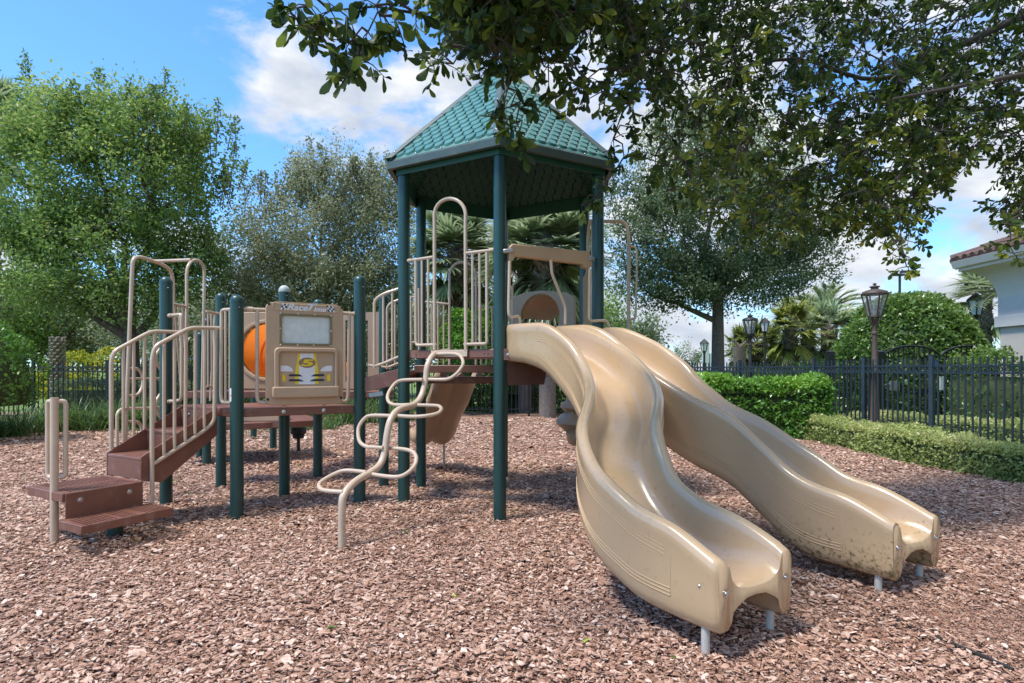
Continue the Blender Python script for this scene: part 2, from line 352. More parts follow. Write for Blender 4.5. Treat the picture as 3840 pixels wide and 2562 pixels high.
def make_chips():
    parts=[]
    def band(y0,y1,dens,size):
        area=.97*(y1*y1-y0*y0)*.5*2; n=int(area*dens)
        y=np.sqrt(rng.uniform(y0*y0,y1*y1,n)); x=rng.uniform(-1,1,n)*(.93*y+.3)
        k=(x<7.0)&(x>-17); return x[k],y[k],np.full(k.sum(),size)
    B=[band(1.6,3.6,3600,.0165),band(3.6,5.5,2500,.018),band(5.5,8.5,1450,.0215),band(8.5,12.5,560,.029),band(12.5,18.5,220,.040)]
    x=np.concatenate([b[0] for b in B]);y=np.concatenate([b[1] for b in B]);sz=np.concatenate([b[2] for b in B])
    def worn(x,y): return np.exp(-((x-2.75)/.55)**2-((y-3.4)/.36)**2)+.8*np.exp(-((x-1.28)/.34)**2-((y-2.72)/.22)**2)+.6*np.exp(-((x+3.2)/.35)**2-((y-4.7)/.25)**2)
    kp=rng.uniform(0,1,len(x))>.92*np.minimum(1,worn(x,y)*1.2); x,y,sz=x[kp],y[kp],sz[kp]
    # fine shreds and dust between the chips, thickest where the bed is worn
    m_=52000; yd=np.sqrt(rng.uniform(2.4**2,6.2**2,m_)); xd=rng.uniform(-1,1,m_)*(.93*yd+.3); fx=rng.normal(size=9000)*.45+2.75; fy=rng.normal(size=9000)*.30+3.4; gx_=rng.normal(size=3500)*.28+1.28; gy_=rng.normal(size=3500)*.18+2.72
    nb_=len(x); x=np.concatenate([x,xd,fx,gx_]); y=np.concatenate([y,yd,fy,gy_]); sz=np.concatenate([sz,np.full(m_+12500,.0062)])
    n=len(x); sz=sz*np.exp(rng.normal(size=n)*.33)
    el=rng.uniform(.22,.72,n); th=rng.uniform(0,2*np.pi,n)
    nrm=np.stack([rng.normal(size=n)*.26,rng.normal(size=n)*.26,np.ones(n)],1); nrm/=np.linalg.norm(nrm,axis=1)[:,None]
    a=np.stack([np.cos(th),np.sin(th),np.zeros(n)],1); a-=nrm*(a*nrm).sum(1)[:,None]; a/=np.linalg.norm(a,axis=1)[:,None]; b=np.cross(nrm,a)
    c=np.stack([x,y,gza(x,y)+rng.uniform(-.012,.016,n)],1)
    K=6; rows=[]
    for lay in range(2):
        for k in range(K):
            ang=2*np.pi*k/K+rng.uniform(-.33,.33,n) if lay==0 else angs[k]
            if lay==0:
                if k==0: angs=[];rads=[]
                rr=rng.uniform(.7,1.15,n); angs.append(ang); rads.append(rr)
            rr=rads[k]*(1 if lay==0 else .86)
            p=c+a*(sz*rr*np.cos(ang))[:,None]+b*(sz*el*rr*np.sin(ang))[:,None]
            if lay==1: p=p+nrm*(sz*.12)[:,None]
            rows.append(p)
    V=np.stack(rows,1).reshape(-1,3); base=np.arange(n)[:,None]*12
    q=[base+np.array([[i,(i+1)%6,6+(i+1)%6,6+i]]) for i in range(6)]
    q+= [base+np.array([[6,7,8,9]]), base+np.array([[6,9,10,11]])]
    Fc=np.stack(q,1).reshape(-1,4)
    # damp darker and sun-bleached patches of chips
    f=.5+.28*np.sin(x*1.1+2*np.sin(y*.7))*np.cos(y*1.3+1.2*np.sin(x*.8))
    t=np.clip(rng.beta(1.7,1.7,n)*.95+.10*(f-.5)+.04,0,1)
    t[nb_:]=np.clip(rng.normal(size=n-nb_)*.14+.40,0,1)
    tag(npmesh('bark_chips',V,Fc,chips_m,rnd=np.repeat(t,12)),kind='stuff',label='loose reddish brown bark chips covering the play area')
make_chips()

# ------------------------------------------------------------------ the play structure
def hexa(cx,cy,r=1.22): return [(cx+r*math.sin(R(a)), cy-r*math.cos(R(a))) for a in (0,60,120,180,240,300)]
T = hexa(-.12,7.05)       # front, front right, back right, back, back left, front left
Lh = hexa(-2.72,7.07)
TZ, LZ, BZ = 1.66, 1.067, 1.17
play = empty('play_structure',(-1.4,7.0,0),'large tan, brown and dark green playground structure with roofed tower and twin slides','play structure')
G1=frame(0,900,1.306); G2=frame(1480,720,2.53); G3=frame(1860,780,3.0155); G5=frame(1180,1250,1.912); G6=frame(1300,1020,3.265); G7=frame(700,1080,3.016); GH=frame(400,920,3.92); GK=frame(380,1300,3.92)

def post(x,y,top,dome=True,capm=None,r=.0635):
    z0=gz(x,y)-.1
    mb=MB()
    if not dome:
        mb.lathe([(r,z0),(r,top)],(x,y,0),28); return build(mb,'post',post_m,play)
    mb.lathe([(r,z0),(r,top-.075)],(x,y,0),28); o=build(mb,'post',post_m,play)
    c=MB(); c.lathe([(r+.002,top-.082),(r+.003,top-.066)]+[((r+.001)*math.cos(a),top-.064+.064*math.sin(a)) for a in [i*math.pi/16 for i in range(1,8)]]+[(.001,top)],(x,y,0),28)
    build(c,'post_cap',capm or post_m,o,label='sun-bleached pale grey post cap' if capm else None)
    b=MB(); b.bolt((x+r*.72,y-r*.72,top-.13),(.7,-.7,0),.004); build(b,'screw',steel_m,o)
    return o
for x,y in T: post(x,y,3.66,False)
postA=None
for (x,y),t,c in zip(Lh,(2.195,2.48,2.43,2.44,2.45,2.47),(None,)*6):
    o=post(x,y,t)
    if postA is None: postA=o
post(-2.72,7.07,2.46,capm=cap_m)
for x,y,t in ((-4.85,9.4,2.27),(-5.35,10.15,2.10),(-4.6,11.4,1.5),(-5.72,13.1,1.5)): post(x,y,t)
# maker's labels on the front post (small white stickers, too small to read)
def sticker(px,py,z0,z1,a0,a1,mat,r=.0645):
    mb=MB(); n=6; vs=[]
    for i in range(n+1):
        a=R(a0+(a1-a0)*i/n)
        for z in (z0,z1): vs.append((px+r*math.cos(a),py+r*math.sin(a),z))
    mb.add(vs,[(2*i,2*i+2,2*i+3,2*i+1) for i in range(n)]); return mb
ax,ay=Lh[0]
zt=lambda yy: EYE+(HY-(1080+yy/3.016))/F*5.8
lb=build(sticker(ax,ay,zt(1210),zt(1135),196,245,white_m),'label_sticker',white_m,postA)
lb2=build(sticker(ax,ay,zt(1285),zt(1215),196,245,white_m),'label_sticker',white_m,postA)
build(sticker(ax,ay,zt(1232),zt(1222),198,243,org_m,.0652),'label_stripe',org_m,postA)

# decks
def slab(poly,z,th,mat,name='deck',bevel=.008,parent=play):
    mb=MB(); mb.prism([(x,y,z-th) for x,y in poly],(0,0,th)); return build(mb,name,mat,parent,bevel)
def shrink(poly,k):
    cx=sum(p[0] for p in poly)/len(poly); cy=sum(p[1] for p in poly)/len(poly); return [(cx+(x-cx)*k,cy+(y-cy)*k) for x,y in poly]
def deck(poly,z):
    o=slab(shrink(poly,.975),z,.088,deck_m)
    holes=MB()
    for (x0,y0),(x1,y1) in zip(poly,poly[1:]+poly[:1]):
        pl=Plane((x0,y0),(x1,y1)); c=Vector((sum(p[0] for p in poly)/len(poly),sum(p[1] for p in poly)/len(poly),0))
        for s in (.14,.19,pl.L-.19,pl.L-.14):
            p=pl.at(s,z-.045); p=c*.025+p*.975; p.z=z-.045
            nn=pl.n if (c-pl.A).dot(pl.n)<0 else -pl.n
            if nn.y<.1: holes.bolt(p,nn,.004)
    if holes.v: build(holes,'screw',ink_m,o)
    return o
deck([Lh[5],Lh[0],Lh[1],(-2.72,7.07)],LZ)
deck([(-4.28,7.68),(-1.62,7.68),(-1.62,8.3),(-4.28,8.3)],BZ)
deck([T[5],T[0],T[1],(-.12,7.05)],TZ)
slab([(-1.16,7.02),(.2,7.02),(.2,7.66),(-1.16,7.66)],1.505,.09,deck_m)
slab([(-1.16,7.66),(-.12,8.2),(.0,7.7),(-.3,7.62)],1.36,.088,deck_m)
slab([T[1],T[2],T[3],(-.12,7.62),(.25,7.3)],1.655,.088,deck_m)
slab([(-5.4,9.3),(-4.4,9.3),(-3.2,10.0),(-3.9,11.2),(-5.2,10.8)],.60,.1,deck_m)
# closing plate below the slide mouth
pe=Plane(T[0],T[1],.02); mb=MB(); mb.prism([pe.at(.07,1.30),pe.at(.50,1.30),pe.at(.56,1.57),pe.at(.07,1.57)],pe.n*.012); o=build(mb,'riser_panel',dark_m,play,.002)
b=MB(); b.bolt(pe.px(*frame(1500,1250,3.485)(1538,635)),pe.n,.007); b.bolt(pe.px(*frame(1500,1250,3.485)(1720,631)),pe.n,.007); build(b,'screw',steel_m,o)
# bracket ear right of the tower front post
mb=MB(); pr=Plane((-.3,5.78),(.3,5.78)); mb.prism([pr.at(a,z) for a,z in ((.18,1.545),(.275,1.545),(.30,1.57),(.30,1.63),(.275,1.655),(.18,1.655))],(0,.05,0))
o=build(mb,'bracket',deck_m,play,.004); b=MB(); b.bolt(pr.at(.262,1.60,0),pr.n,.011); build(b,'bolt',steel_m,o)
# ramp between the low deck and the tower
mb=MB(); q0=W(*G6(272,1300),6.44); q1=W(*G6(640,1178),6.44); q2=W(*G6(640,1372),6.44); q3=W(*G6(272,1478),6.44)
q1.x=T[5][0]-.02;q2.x=q1.x; q0.x=Lh[1][0]+.02;q3.x=q0.x
for dy in (0,1.2):
    mb=MB(); mb.prism([q+Vector((0,dy,0)) for q in (q3,q2,q1,q0)],(0,.03,0)); build(mb,'ramp_side',deck_m,play,.003)
mb=MB(); mb.prism([q0+Vector((0,.03,-.035)),q1+Vector((0,.03,-.035)),q1+Vector((0,1.2,-.035)),q0+Vector((0,1.2,-.035))],(0,0,-.03)); build(mb,'ramp',deck_m,play,.003)
mb=MB(); mb.bar(W(*G6(275,1510),6.5),W(*G6(450,1485),6.5),.05,.05); build(mb,'bracket',galv_m,play,.003)

# railings: tubes with balusters in a plane measured from the photo
def railing(pl,tubes,bars,r=.0165,rb=.0125,mat=tube_m,fil=.07,couple=(),name='railing',parent=play):
    f=(lambda u,v: pl.px(u,v)) if isinstance(pl,Plane) else (lambda u,v: onplane(u,v,*pl))
    o=None
    for t in tubes:
        mb=MB(); mb.tube([f(*p) for p in t],r,10,fil)
        if o is None: o=build(mb,name,mat,parent)
        else: build(mb,'rail',mat,o)
    for p,q in bars:
        b=MB(); b.tube([f(*p),f(*q)],rb,8); build(b,'baluster',mat,o)
    for p,q in couple:
        b=MB(); b.tube([f(*p),f(*q)],r*1.38,12); build(b,'coupling',mat,o)
    return o
eFA=Plane(T[5],T[0]); 
railing(eFA,[[G2(130,655),G2(366,618)],[G2(200,650),G2(200,1400),G2(205,1455),G2(395,1450)],
  [G2(672,582),G2(950,550)],[G2(660,1447),G2(878,1440),G2(875,1380),G2(875,572)]],
  [(G2(258,648),G2(258,1448)),(G2(318,640),G2(318,1448)),(G2(738,575),G2(740,1442)),(G2(805,568),G2(808,1440))],couple=[(G2(128,655),G2(165,650)),(G2(900,556),G2(945,550))])
arch=[G2(378,1500)]+[G2(378,300)]+[G2(526-149*math.cos(a),225-162*math.sin(a)) for a in [i*math.pi/14 for i in range(15)]]+[G2(672,300),G2(676,1500)]
mb=MB(); mb.tube([eFA.px(*p) for p in arch],.0195,12); build(mb,'entry_arch',tube_m,play)
mb=MB(); mb.prism([eFA.at(a,z,.006) for a,z in ((eFA.sz(*G2(350,1500))[0],1.655),(eFA.sz(*G2(694,1495))[0],1.655),(eFA.sz(*G2(694,1495))[0],1.585),(eFA.sz(*G2(350,1500))[0],1.585))],eFA.n*.008); build(mb,'mounting_plate',tube_m,play,.003)
# back railing of the tower
eB=Plane((-1.2,7.60),(0,7.60))
railing(eB,[[G2(290,1045),G2(520,1065)],[G2(775,1082),G2(945,1097)]],
 [(G2(x,y),G2(x,1640)) for x,y in ((350,1050),(412,1055),(465,1060),(820,1085),(870,1090),(925,1095),(560,1400),(610,1400),(700,1400))][:6],r=.015,rb=.0115)
mb=MB(); mb.tube([eB.px(*p) for p in [G2(520,1640),G2(520,800)]+[G2(645-125*math.cos(a),785-120*math.sin(a)) for a in [i*math.pi/12 for i in range(13)]]+[G2(772,800),G2(772,1640)]],.0165,10); build(mb,'entry_arch',tube_m,play)
eS=Plane((T[4][0],T[4][1]),(T[5][0],T[5][1]),.0)
railing(Plane((-1.3,7.2),(-.9,7.2)),[[G2(155,985),G2(157,1500)],[G2(160,1428),G2(215,1428)],[G2(155,1000),G2(190,1000)],[G2(228,915),G2(232,1500)]],[],r=.014)
# ramp handrails
railing(Plane((-1.8,6.44),(-1,6.44)),[[G6(338,1180),G6(338,340),G6(450,268),G6(650,205)],[G6(265,1140),G6(335,1158),G6(460,1118),G6(650,1035)]],[(G6(448,285),G6(448,1118)),(G6(560,250),G6(558,1080))])
railing(Plane((-1.8,7.2),(-1,7.2)),[[G6(495,1190),G6(495,430),G6(545,378),G6(650,338)],[G6(425,1160),G6(500,1172),G6(650,1112)]],[(G6(592,370),G6(592,1130))],r=.015)
# side of low deck, back left edge: rail either side of the tall arch
eSB=Plane((-3.77,7.68),(-3.77,6.46))
railing(eSB,[[GH(975,858),GH(1185,905)],[GH(1465,968),GH(1640,1008)],[GK(1540,590),GK(1640,580)]],
 [(GH(1000,865),GK(1170,600)),(GH(1055,880),GK(1205,600)),(GH(1115,890),GK(1265,600)),(GH(1490,980),GK(1570,590)),(GH(1540,985),GK(1625,590)),(GH(1590,1000),GK(1600,800))],couple=[(GH(1610,1000),GH(1660,1015))],r=.015,rb=.012)
mb=MB(); mb.tube([eSB.px(*p) for p in [GK(1240,840),GH(1178,900),GH(1175,450)]+[GH(1308-128*math.cos(a),400-185*math.sin(a)) for a in [i*math.pi/12 for i in range(13)]]+[GH(1435,600),GK(1480,840)]],.0175,12); build(mb,'entry_arch',tube_m,play)
# outer hoop and loops of the arch climber
XO=(( -4.33,7,0),(1,0,0)); fo=lambda p: onplane(p[0],p[1],*XO)
mb=MB(); hp=[G1(600,1020),GH(330,1450),GH(352,900),GH(372,420),GH(385,200),GH(470,165),GH(600,200),GH(700,238),GH(830,285),GH(945,370),GH(978,520),GH(978,900),GK(1010,900)]
pts=[fo(p) for p in hp]; pts[0].z=-.1; pts[-1].z=-.1
mb.tube(pts,.021,12,.16); o=build(mb,'climber_hoop',tube_m,play)
jn=fo(GH(700,236)); hz=eSB.px(*GH(1240,215)); mb=MB(); mb.tube([jn,hz],.0195,12); mb.tube([jn+(hz-jn)*.0,jn+(hz-jn)*.07],.023,12); mb.tube([jn+(hz-jn)*.86,jn+(hz-jn)*.90],.0215,12); build(mb,'climber_crossbar',tube_m,play)
lo=[[GK(400,320),GK(540,320),GK(615,430),GK(610,590),GK(540,715),GK(390,722)],[GK(410,470),GK(870,470)],[GK(230,1560),GK(232,980),GK(290,915),GK(870,898)],[GK(380,1100),GK(540,1100),GK(595,1180),GK(590,1330)],
    [GK(880,10),GK(800,110),GK(810,250),GK(870,330)],[GK(880,680),GK(800,800),GK(805,930),GK(870,1050)]]
for t in lo:
    mb=MB(); mb.tube([fo(p) for p in t],.013 if len(t)==2 else .0165,10,.12); build(mb,'climber_loop',tube_m,play)
# rails beside the front post of the low deck
eAD=Plane(Lh[0],Lh[1]); eSA=Plane(Lh[5],Lh[0])
railing(eSA,[[G7(560,238),G7(395,250),G7(395,340),G7(388,1220),G7(400,1300),G7(560,1298)]],[(G7(440,255),G7(440,1290)),(G7(490,250),G7(490,1296))],r=.0175)
railing(eAD,[[G7(640,238),G7(930,250)],[G7(800,250),G7(795,1225),G7(810,1295),G7(930,1300)],[G7(1740,282),G7(1960,298)],[G7(1840,295),G7(1828,1200),G7(1815,1285),G7(1730,1282)]],[],couple=[(G7(670,240),G7(748,243)),(G7(1880,293),G7(1940,297))],r=.0185)
railing(eSA,[[GH(890,1040),GH(1095,1015),GH(1100,1100),GK(1180,640),GK(1175,790),GK(970,808)]],[],couple=[(GH(885,1040),GH(965,1030)),(GK(955,808),GK(1010,806))],r=.0175)

# RaceTime panel
pan=Plane(Lh[0],Lh[1],.055)
def rr(pl,x0,y0,x1,y1,rad,o=0,G=G7,n=5,rb=None):
    (s0,z0)=pl.sz(*G(x0,y0)); (s1,z1)=pl.sz(*G(x1,y1)); out=[]
    if s0>s1: s0,s1=s1,s0
    if z0>z1: z0,z1=z1,z0
    rads=(rad if rb is None else rb,)*2+(rad,)*2
    for (cx,cz,a0),q in zip(((s1,z0,-90),(s0,z0,180),(s0,z1,90),(s1,z1,0)),(rads[0],rads[1],rads[2],rads[3])):
        px_=cx-q if cx==s1 else cx+q; pz=cz+q if cz==z0 else cz-q
        angs=[a0+90*i/n for i in range(n+1)]
        if (cx,cz)==(s0,z0): angs=[-90-90*i/n for i in range(n+1)]
        elif (cx,cz)==(s1,z0): angs=[0-90*i/n for i in range(n+1)]
        elif (cx,cz)==(s0,z1): angs=[180-90*i/n for i in range(n+1)]
        else: angs=[90-90*i/n for i in range(n+1)]
        out += [pl.at(px_+q*math.cos(R(a)),pz+q*math.sin(R(a)),o) for a in angs]
    return out
mb=MB(); mb.ring(rr(pan,893,160,1768,1310,.06,-.03),rr(pan,1050,290,1638,655,.02,-.03),pan.n*.045); pobj=build(mb,'driver_panel',panel_m,play,.008)
mb=MB(); mb.ring(rr(pan,965,152,1722,288,.04,.0155),rr(pan,978,162,1710,278,.033,.0155),pan.n*.005)
build(mb,'title_bezel',panel_m,pobj,.004); mb=MB(); mb.ring(rr(pan,982,672,1700,1150,.05,.0155,rb=.01),rr(pan,1040,722,1665,1126,.03,.0155),pan.n*.04)
build(mb,'hood_moulding',panel_m,pobj,.012); mb=MB(); mb.prism(rr(pan,958,1118,1708,1228,.02,.0155),pan.n*.065); build(mb,'bumper_moulding',panel_m,pobj,.012)
mb=MB(); mb.ring(rr(pan,1046,287,1642,658,.015,.002),rr(pan,1074,312,1614,634,.02,.002),pan.n*.018); wf=build(mb,'window_frame',frame_m,pobj,.003)
mb=MB(); mb.prism(rr(pan,1050,290,1638,655,.02,-.012),pan.n*.006); wn=build(mb,'window',plexi_m,pobj)
b=MB()
for x,y in ((1062,288),(1258,297),(1447,305),(1630,317),(1058,460),(1628,493),(1060,641),(1252,648),(1440,652),(1627,656)): b.bolt(pan.px(*G7(x,y))+pan.n*.019,pan.n,.006)
build(b,'screw',steel_m,pobj)
b=MB()
for x,y in ((929,181),(1752,224),(915,1260),(1742,1241)): b.bolt(pan.px(*G7(x,y))+pan.n*.013,pan.n,.010)
build(b,'bolt',ink_m,pobj)
# steering wheel behind the window
wc=pan.px(*G7(1315,640)); mb=MB(); wn_=-pan.n; cc=wc-pan.n*.10
mb.tube([cc+pan.d*(.14*math.cos(a))+Vector((0,0,.14*math.sin(a))) for a in [i*math.pi/12 for i in range(25)]],.014,8,caps=False)
for a in (90,210,330): mb.tube([cc,cc+pan.d*(.14*math.cos(R(a)))+Vector((0,0,.14*math.sin(R(a))))],.012,8)
mb.lathe([(.04,0),(.04,.03)],cc,16,wn_); build(mb,'steering_wheel',black_m,play)
# decals
dp=Plane(Lh[0],Lh[1],.0712+.0)
def decal(polys,mat,o=0.0,name='decal',G=G7,z=.001):
    if name!='chequered_flag':
        for p in polys: mb=MB(); mb.prism([dp.px(*G(x,y))+dp.n*o for x,y in p],dp.n*z); ob=build(mb,name,mat,pobj)
        return ob
    mb=MB()
    for p in polys: mb.prism([dp.px(*G(x,y))+dp.n*o for x,y in p],dp.n*z)
    return build(mb,name,mat,pobj)
decal([[(1288,742),(1432,742),(1450,880),(1452,1090),(1265,1090),(1270,890)]],white_m,name='white_stripe')
decal([[(1260,742),(1288,742),(1270,890),(1263,1090),(1226,1090),(1226,960)],[(1432,742),(1458,742),(1490,940),(1490,1088),(1454,1088),(1448,890)]],yellow_m,.0012,name='yellow_stripe')
decal([[(1155,1000),(1153,988),(1165,975),(1270,976),(1295,988),(1308,1002)],[(1408,1000),(1425,985),(1450,975),(1545,972),(1558,985),(1550,1000)],[(1155,1057),(1153,1045),(1165,1032),(1270,1032),(1305,1042),(1325,1058)],[(1392,1056),(1410,1040),(1445,1030),(1545,1028),(1558,1040),(1550,1055)]],ink_m,.0024,name='black_grille')
decal([[(1063,885),(1068,879),(1135,880),(1170,892),(1195,915),(1206,945),(1068,945),(1062,935)],[(1645,885),(1640,880),(1580,882),(1545,898),(1520,920),(1508,944),(1638,943),(1645,935)]],white_m,name='headlight_sticker')
decal([[(1100+20*math.cos(a),1020+(40 if True else 0)*max(-1,min(1,1.25*math.sin(a)))) for a in [i*math.pi/10 for i in range(20)]],[(1606+20*math.cos(a),1016+40*max(-1,min(1,1.25*math.sin(a)))) for a in [i*math.pi/10 for i in range(20)]]],yellow_m,name='yellow_lamp_sticker')
decal([[(1362+96*math.cos(a),846+58*math.sin(a)) for a in [i*math.pi/16 for i in range(32)]]],roundel_m,.0024,name='number_roundel')
five=[(1300,806),(1406,803),(1400,823),(1318,823),(1306,840),(1370,838),(1415,842),(1436,856),(1430,872),(1400,884),(1350,890),(1300,882),(1282,866),(1296,856),(1320,868),(1362,872),(1400,866),(1412,858),(1395,852),(1350,852),(1284,856)]
five2=[(1358+(x-1358)*1.02,847+(y-847)*1.03) for x,y in five]
def quadgrid(c,dx,dy,sk,n,m,par):
    out=[]
    for i in range(n):
        for j in range(m):
            if (i+j)%2==par:
                x=c[0]+i*dx+j*sk; y=c[1]+j*dy+i*3
                out.append([(x,y),(x+dx,y+3),(x+dx+sk,y+dy+3),(x+sk,y+dy)])
    return out
decal(quadgrid((1085,172),20,24,-9,3,3,1),ink_m,.001,name='chequered_flag'); decal(quadgrid((1085,172),20,24,-9,3,3,0),white_m,.001,name='chequered_flag')
decal(quadgrid((1580,198),20,23,6,4,3,0),ink_m,.001,name='chequered_flag'); decal(quadgrid((1580,198),20,23,6,4,3,1),white_m,.001,name='chequered_flag')
def text(body,pl,px0,px1,h,off,mat,parent,name,shear=.0,bold=.0):
    cu=bpy.data.curves.new('t','FONT'); cu.body=body; cu.shear=shear; cu.extrude=.004; cu.offset=bold; cu.size=1
    ob=bpy.data.objects.new('t',cu); COL.objects.link(ob); dg=bpy.context.evaluated_depsgraph_get(); dg.update()
    me=bpy.data.meshes.new_from_object(ob.evaluated_get(dg)); bpy.data.objects.remove(ob)
    co=[v.co.copy() for v in me.vertices]; x0=min(c.x for c in co);x1=max(c.x for c in co);y0=min(c.y for c in co);y1=max(c.y for c in co)
    s0,zb=pl.sz(*px0); s1,_=pl.sz(*px1)
    for v,c in zip(me.vertices,co):
        v.co=pl.at(s0+(c.x-x0)/(x1-x0)*(s1-s0),zb+(c.y-y0)/(y1-y0)*h,off+(c.z+.004)*.12)
    me.materials.clear(); me.materials.append(mat); me.name=name
    o=link(bpy.data.objects.new(name,me),parent); return o
k=5.9/F/3.016
tp=Plane(Lh[0],Lh[1],.0712)
text('5',Plane(Lh[0],Lh[1],.0745),G7(1292,886),G7(1436,886),80*k,.001,yellow_m,pobj,'number',.12,.035)
lt=text('R',tp,G7(1135,248),G7(1218,248),76*k,.001,white_m,pobj,'lettering',.35,.03)
text('ace',tp,G7(1212,256),G7(1372,256),54*k,.001,white_m,pobj,'lettering',.25,.03)
text('T',tp,G7(1365,254),G7(1480,254),76*k,.001,white_m,pobj,'lettering',.35,.03)
text('ime',tp,G7(1438,268),G7(1578,268),56*k,.001,white_m,pobj,'lettering',.25,.03)
mb=MB()
for x0,x1 in ((1075,1115),(1530,1567)): mb=MB(); mb.prism([eAD.at(eAD.sz(*G7(x,1320))[0],z,.03) for x,z in ((x0,LZ+.0),(x1,LZ+.0),(x1,LZ+.14),(x0,LZ+.14))],eAD.n*.012); build(mb,'panel_support',panel_m,play,.002)
b=MB(); b.bolt(eAD.px(*G7(1097,1402))+eAD.n*.0,eAD.n,.014); b.bolt(eAD.px(*G7(1550,1386)),eAD.n,.014); build(b,'bolt',steel_m,play)

# orange tunnel behind, with its tan end panel
tn=Plane((-4,8.28),(-2,8.28)); tc=tn.px(1004.7,1315); cs,cz=(tc-tn.A).dot(tn.d),tc.z
circ=lambda r,o=0,n=24: [tn.at(cs-r*math.cos(2*math.pi*i/n+math.pi*.75),cz+r*math.sin(2*math.pi*i/n+math.pi*.75),o) for i in range(n)]
def sq(o=0,n=24):
    out=[]
    for i in range(n):
        a=2*math.pi*i/n+math.pi*.75; x,z=-math.cos(a),math.sin(a); m=max(abs(x),abs(z)); out.append(tn.at(cs+x/m*.51,cz+z/m*.535,o))
    return out
mb=MB(); mb.ring(sq(),circ(.385),(0,-.045,0)); mb.ring(circ(.43,.046),circ(.385,.046),(0,-.015,0)); tp_=build(mb,'tunnel_panel',panel_m,play,.006)
mb=MB(); path=[]
for i in range(15):
    t=i/14; path.append(Vector((-3.42+.5*t*t,8.3+1.25*t,cz-.42*t*t)))
mb.tube(path,.375,28,caps=False)
for i in (4,9): mb.tube([path[i],path[i]+(path[i+1]-path[i]).normalized()*.05],.40,28,caps=False)
build(mb,'tube_slide',orange_m,play)
# slotted panel to its right
sp=Plane((-2.9,8.28),(-1.7,8.28)); x0,z0=sp.sz(1240,1458); x1,z1=sp.sz(1432,1170); mb=MB()
w=(x1-x0)
for a0,a1 in ((0,.30),(.40,.64),(.74,1.0)):
    mb.prism([sp.at(x0+w*a0,z0+.1),sp.at(x0+w*a1,z0+.1),sp.at(x0+w*a1,z1-.12),sp.at(x0+w*a0,z1-.12)],(0,-.04,0))
mb.prism([sp.at(x0,z1-.12),sp.at(x1,z1-.12),sp.at(x1,z1-.02),sp.at(x1-.03,z1),sp.at(x0,z1-.035)],(0,-.04,0)); mb.prism([sp.at(x0,z0),sp.at(x1,z0),sp.at(x1,z0+.1),sp.at(x0,z0+.1)],(0,-.04,0))
build(mb,'slotted_panel',panel_m,play)
mb=MB(); lp=Plane((-5,9.6),(-3,9.6)); mb.prism([lp.px(845,1540),lp.px(1050,1540),lp.px(1050,1578),lp.px(845,1580)],(0,.05,0)); build(mb,'low_panel',panel_m,play,.004)
mb=MB(); mb.prism([lp.px(845,1581),lp.px(1050,1579),lp.px(1050,1603),lp.px(845,1606)],(0,.5,0)); build(mb,'deck',deck_m,play,.004)
# hooded tunnel panel at the back right of the tower, with dome and rock climber
hp_=Plane((-.12,8.27),(.94,7.66),-.02); hs=lambda x,y: hp_.sz(*G3(x,y))
outl=[hs(165,1340),hs(165,1040),hs(260,985),hs(380,952),hs(520,938),hs(680,945),hs(800,962),hs(895,990),hs(905,1060),hs(905,1340)]
c0,zc=hs(510,1235); rad=abs(hs(735,1235)[0]-c0); zlow=1.66
n=28; inner=[]; outer=[]
import itertools
def edge_hit(ang):
    dx,dz=math.cos(ang),math.sin(ang); best=None; P=[*outl]; 
    P[0]=(P[0][0],zlow);P[-1]=(P[-1][0],zlow)
    for (ax_,az),(bx,bz) in zip(P,P[1:]+P[:1]):
        ex,ez=bx-ax_,bz-az; det=dx*(-ez)+dz*ex
        if abs(det)<1e-9: continue
        t=((ax_-c0)*(-ez)+(az-zc)*ex)/det; u=(dx*(az-zc)-dz*(ax_-c0))/det
        if t>0 and -1e-6<=u<=1+1e-6 and (best is None or t<best): best=t
    return c0+dx*best,zc+dz*best
for i in range(n):
    a=-2*math.pi*i/n; e=edge_hit(a); outer.append(hp_.at(*e)); inner.append(hp_.at(c0+rad*math.cos(a),zc+rad*1.05*math.sin(a)))
mb=MB(); mb.ring(outer,inner,hp_.n*.04); hd=build(mb,'hooded_tunnel_panel',panel_m,play,.005)
mb=MB(); rings=[]; m=10
for j in range(m+1):
    b_=j/m*math.pi*.42
    for i in range(n): 
        a=2*math.pi*i/n; rr_=(rad+.01)*math.cos(b_); rings.append(hp_.at(c0+rr_*math.cos(a),zc+max(-.08,rr_*math.sin(a)),-.03-.55*math.sin(b_)))
mb.add(rings,[(j*n+i,j*n+(i+1)%n,(j+1)*n+(i+1)%n,(j+1)*n+i) for j in range(m) for i in range(n) if i<n//2])
build(mb,'tunnel_dome',panel_m,hd)
mb=MB()
for s_ in (-1,1):
    for r0 in (.05,.09,.13): mb.tube([hp_.at(c0+s_*(rad*.3+ r0*1.8)*math.cos(a)+s_*.12,zc+rad*1.05+.02+(r0*1.3)*math.sin(a),.041) for a in [math.pi*.15+i*math.pi/10*.7 for i in range(11)]],.002,4)
build(mb,'groove_lines',dark_m,hd)
def boulder(cx,cy,cz,r,seed,mb):
    rg=random.Random(seed); n1,n2=14,9; vs=[]
    ph=[rg.uniform(0,6) for _ in range(6)]
    for j in range(n2+1):
        b_=-math.pi/2+math.pi*j/n2
        for i in range(n1):
            a=2*math.pi*i/n1; k_=1+.10*math.sin(3*a+ph[0]+2*b_)+.08*math.sin(5*b_+ph[1]+a)
            vs.append((cx+r[0]*k_*math.cos(b_)*math.cos(a),cy+r[1]*k_*math.cos(b_)*math.sin(a),cz+r[2]*k_*math.sin(b_)))
    mb.add(vs,[(j*n1+i,j*n1+(i+1)%n1,(j+1)*n1+(i+1)%n1,(j+1)*n1+i) for j in range(n2) for i in range(n1)])
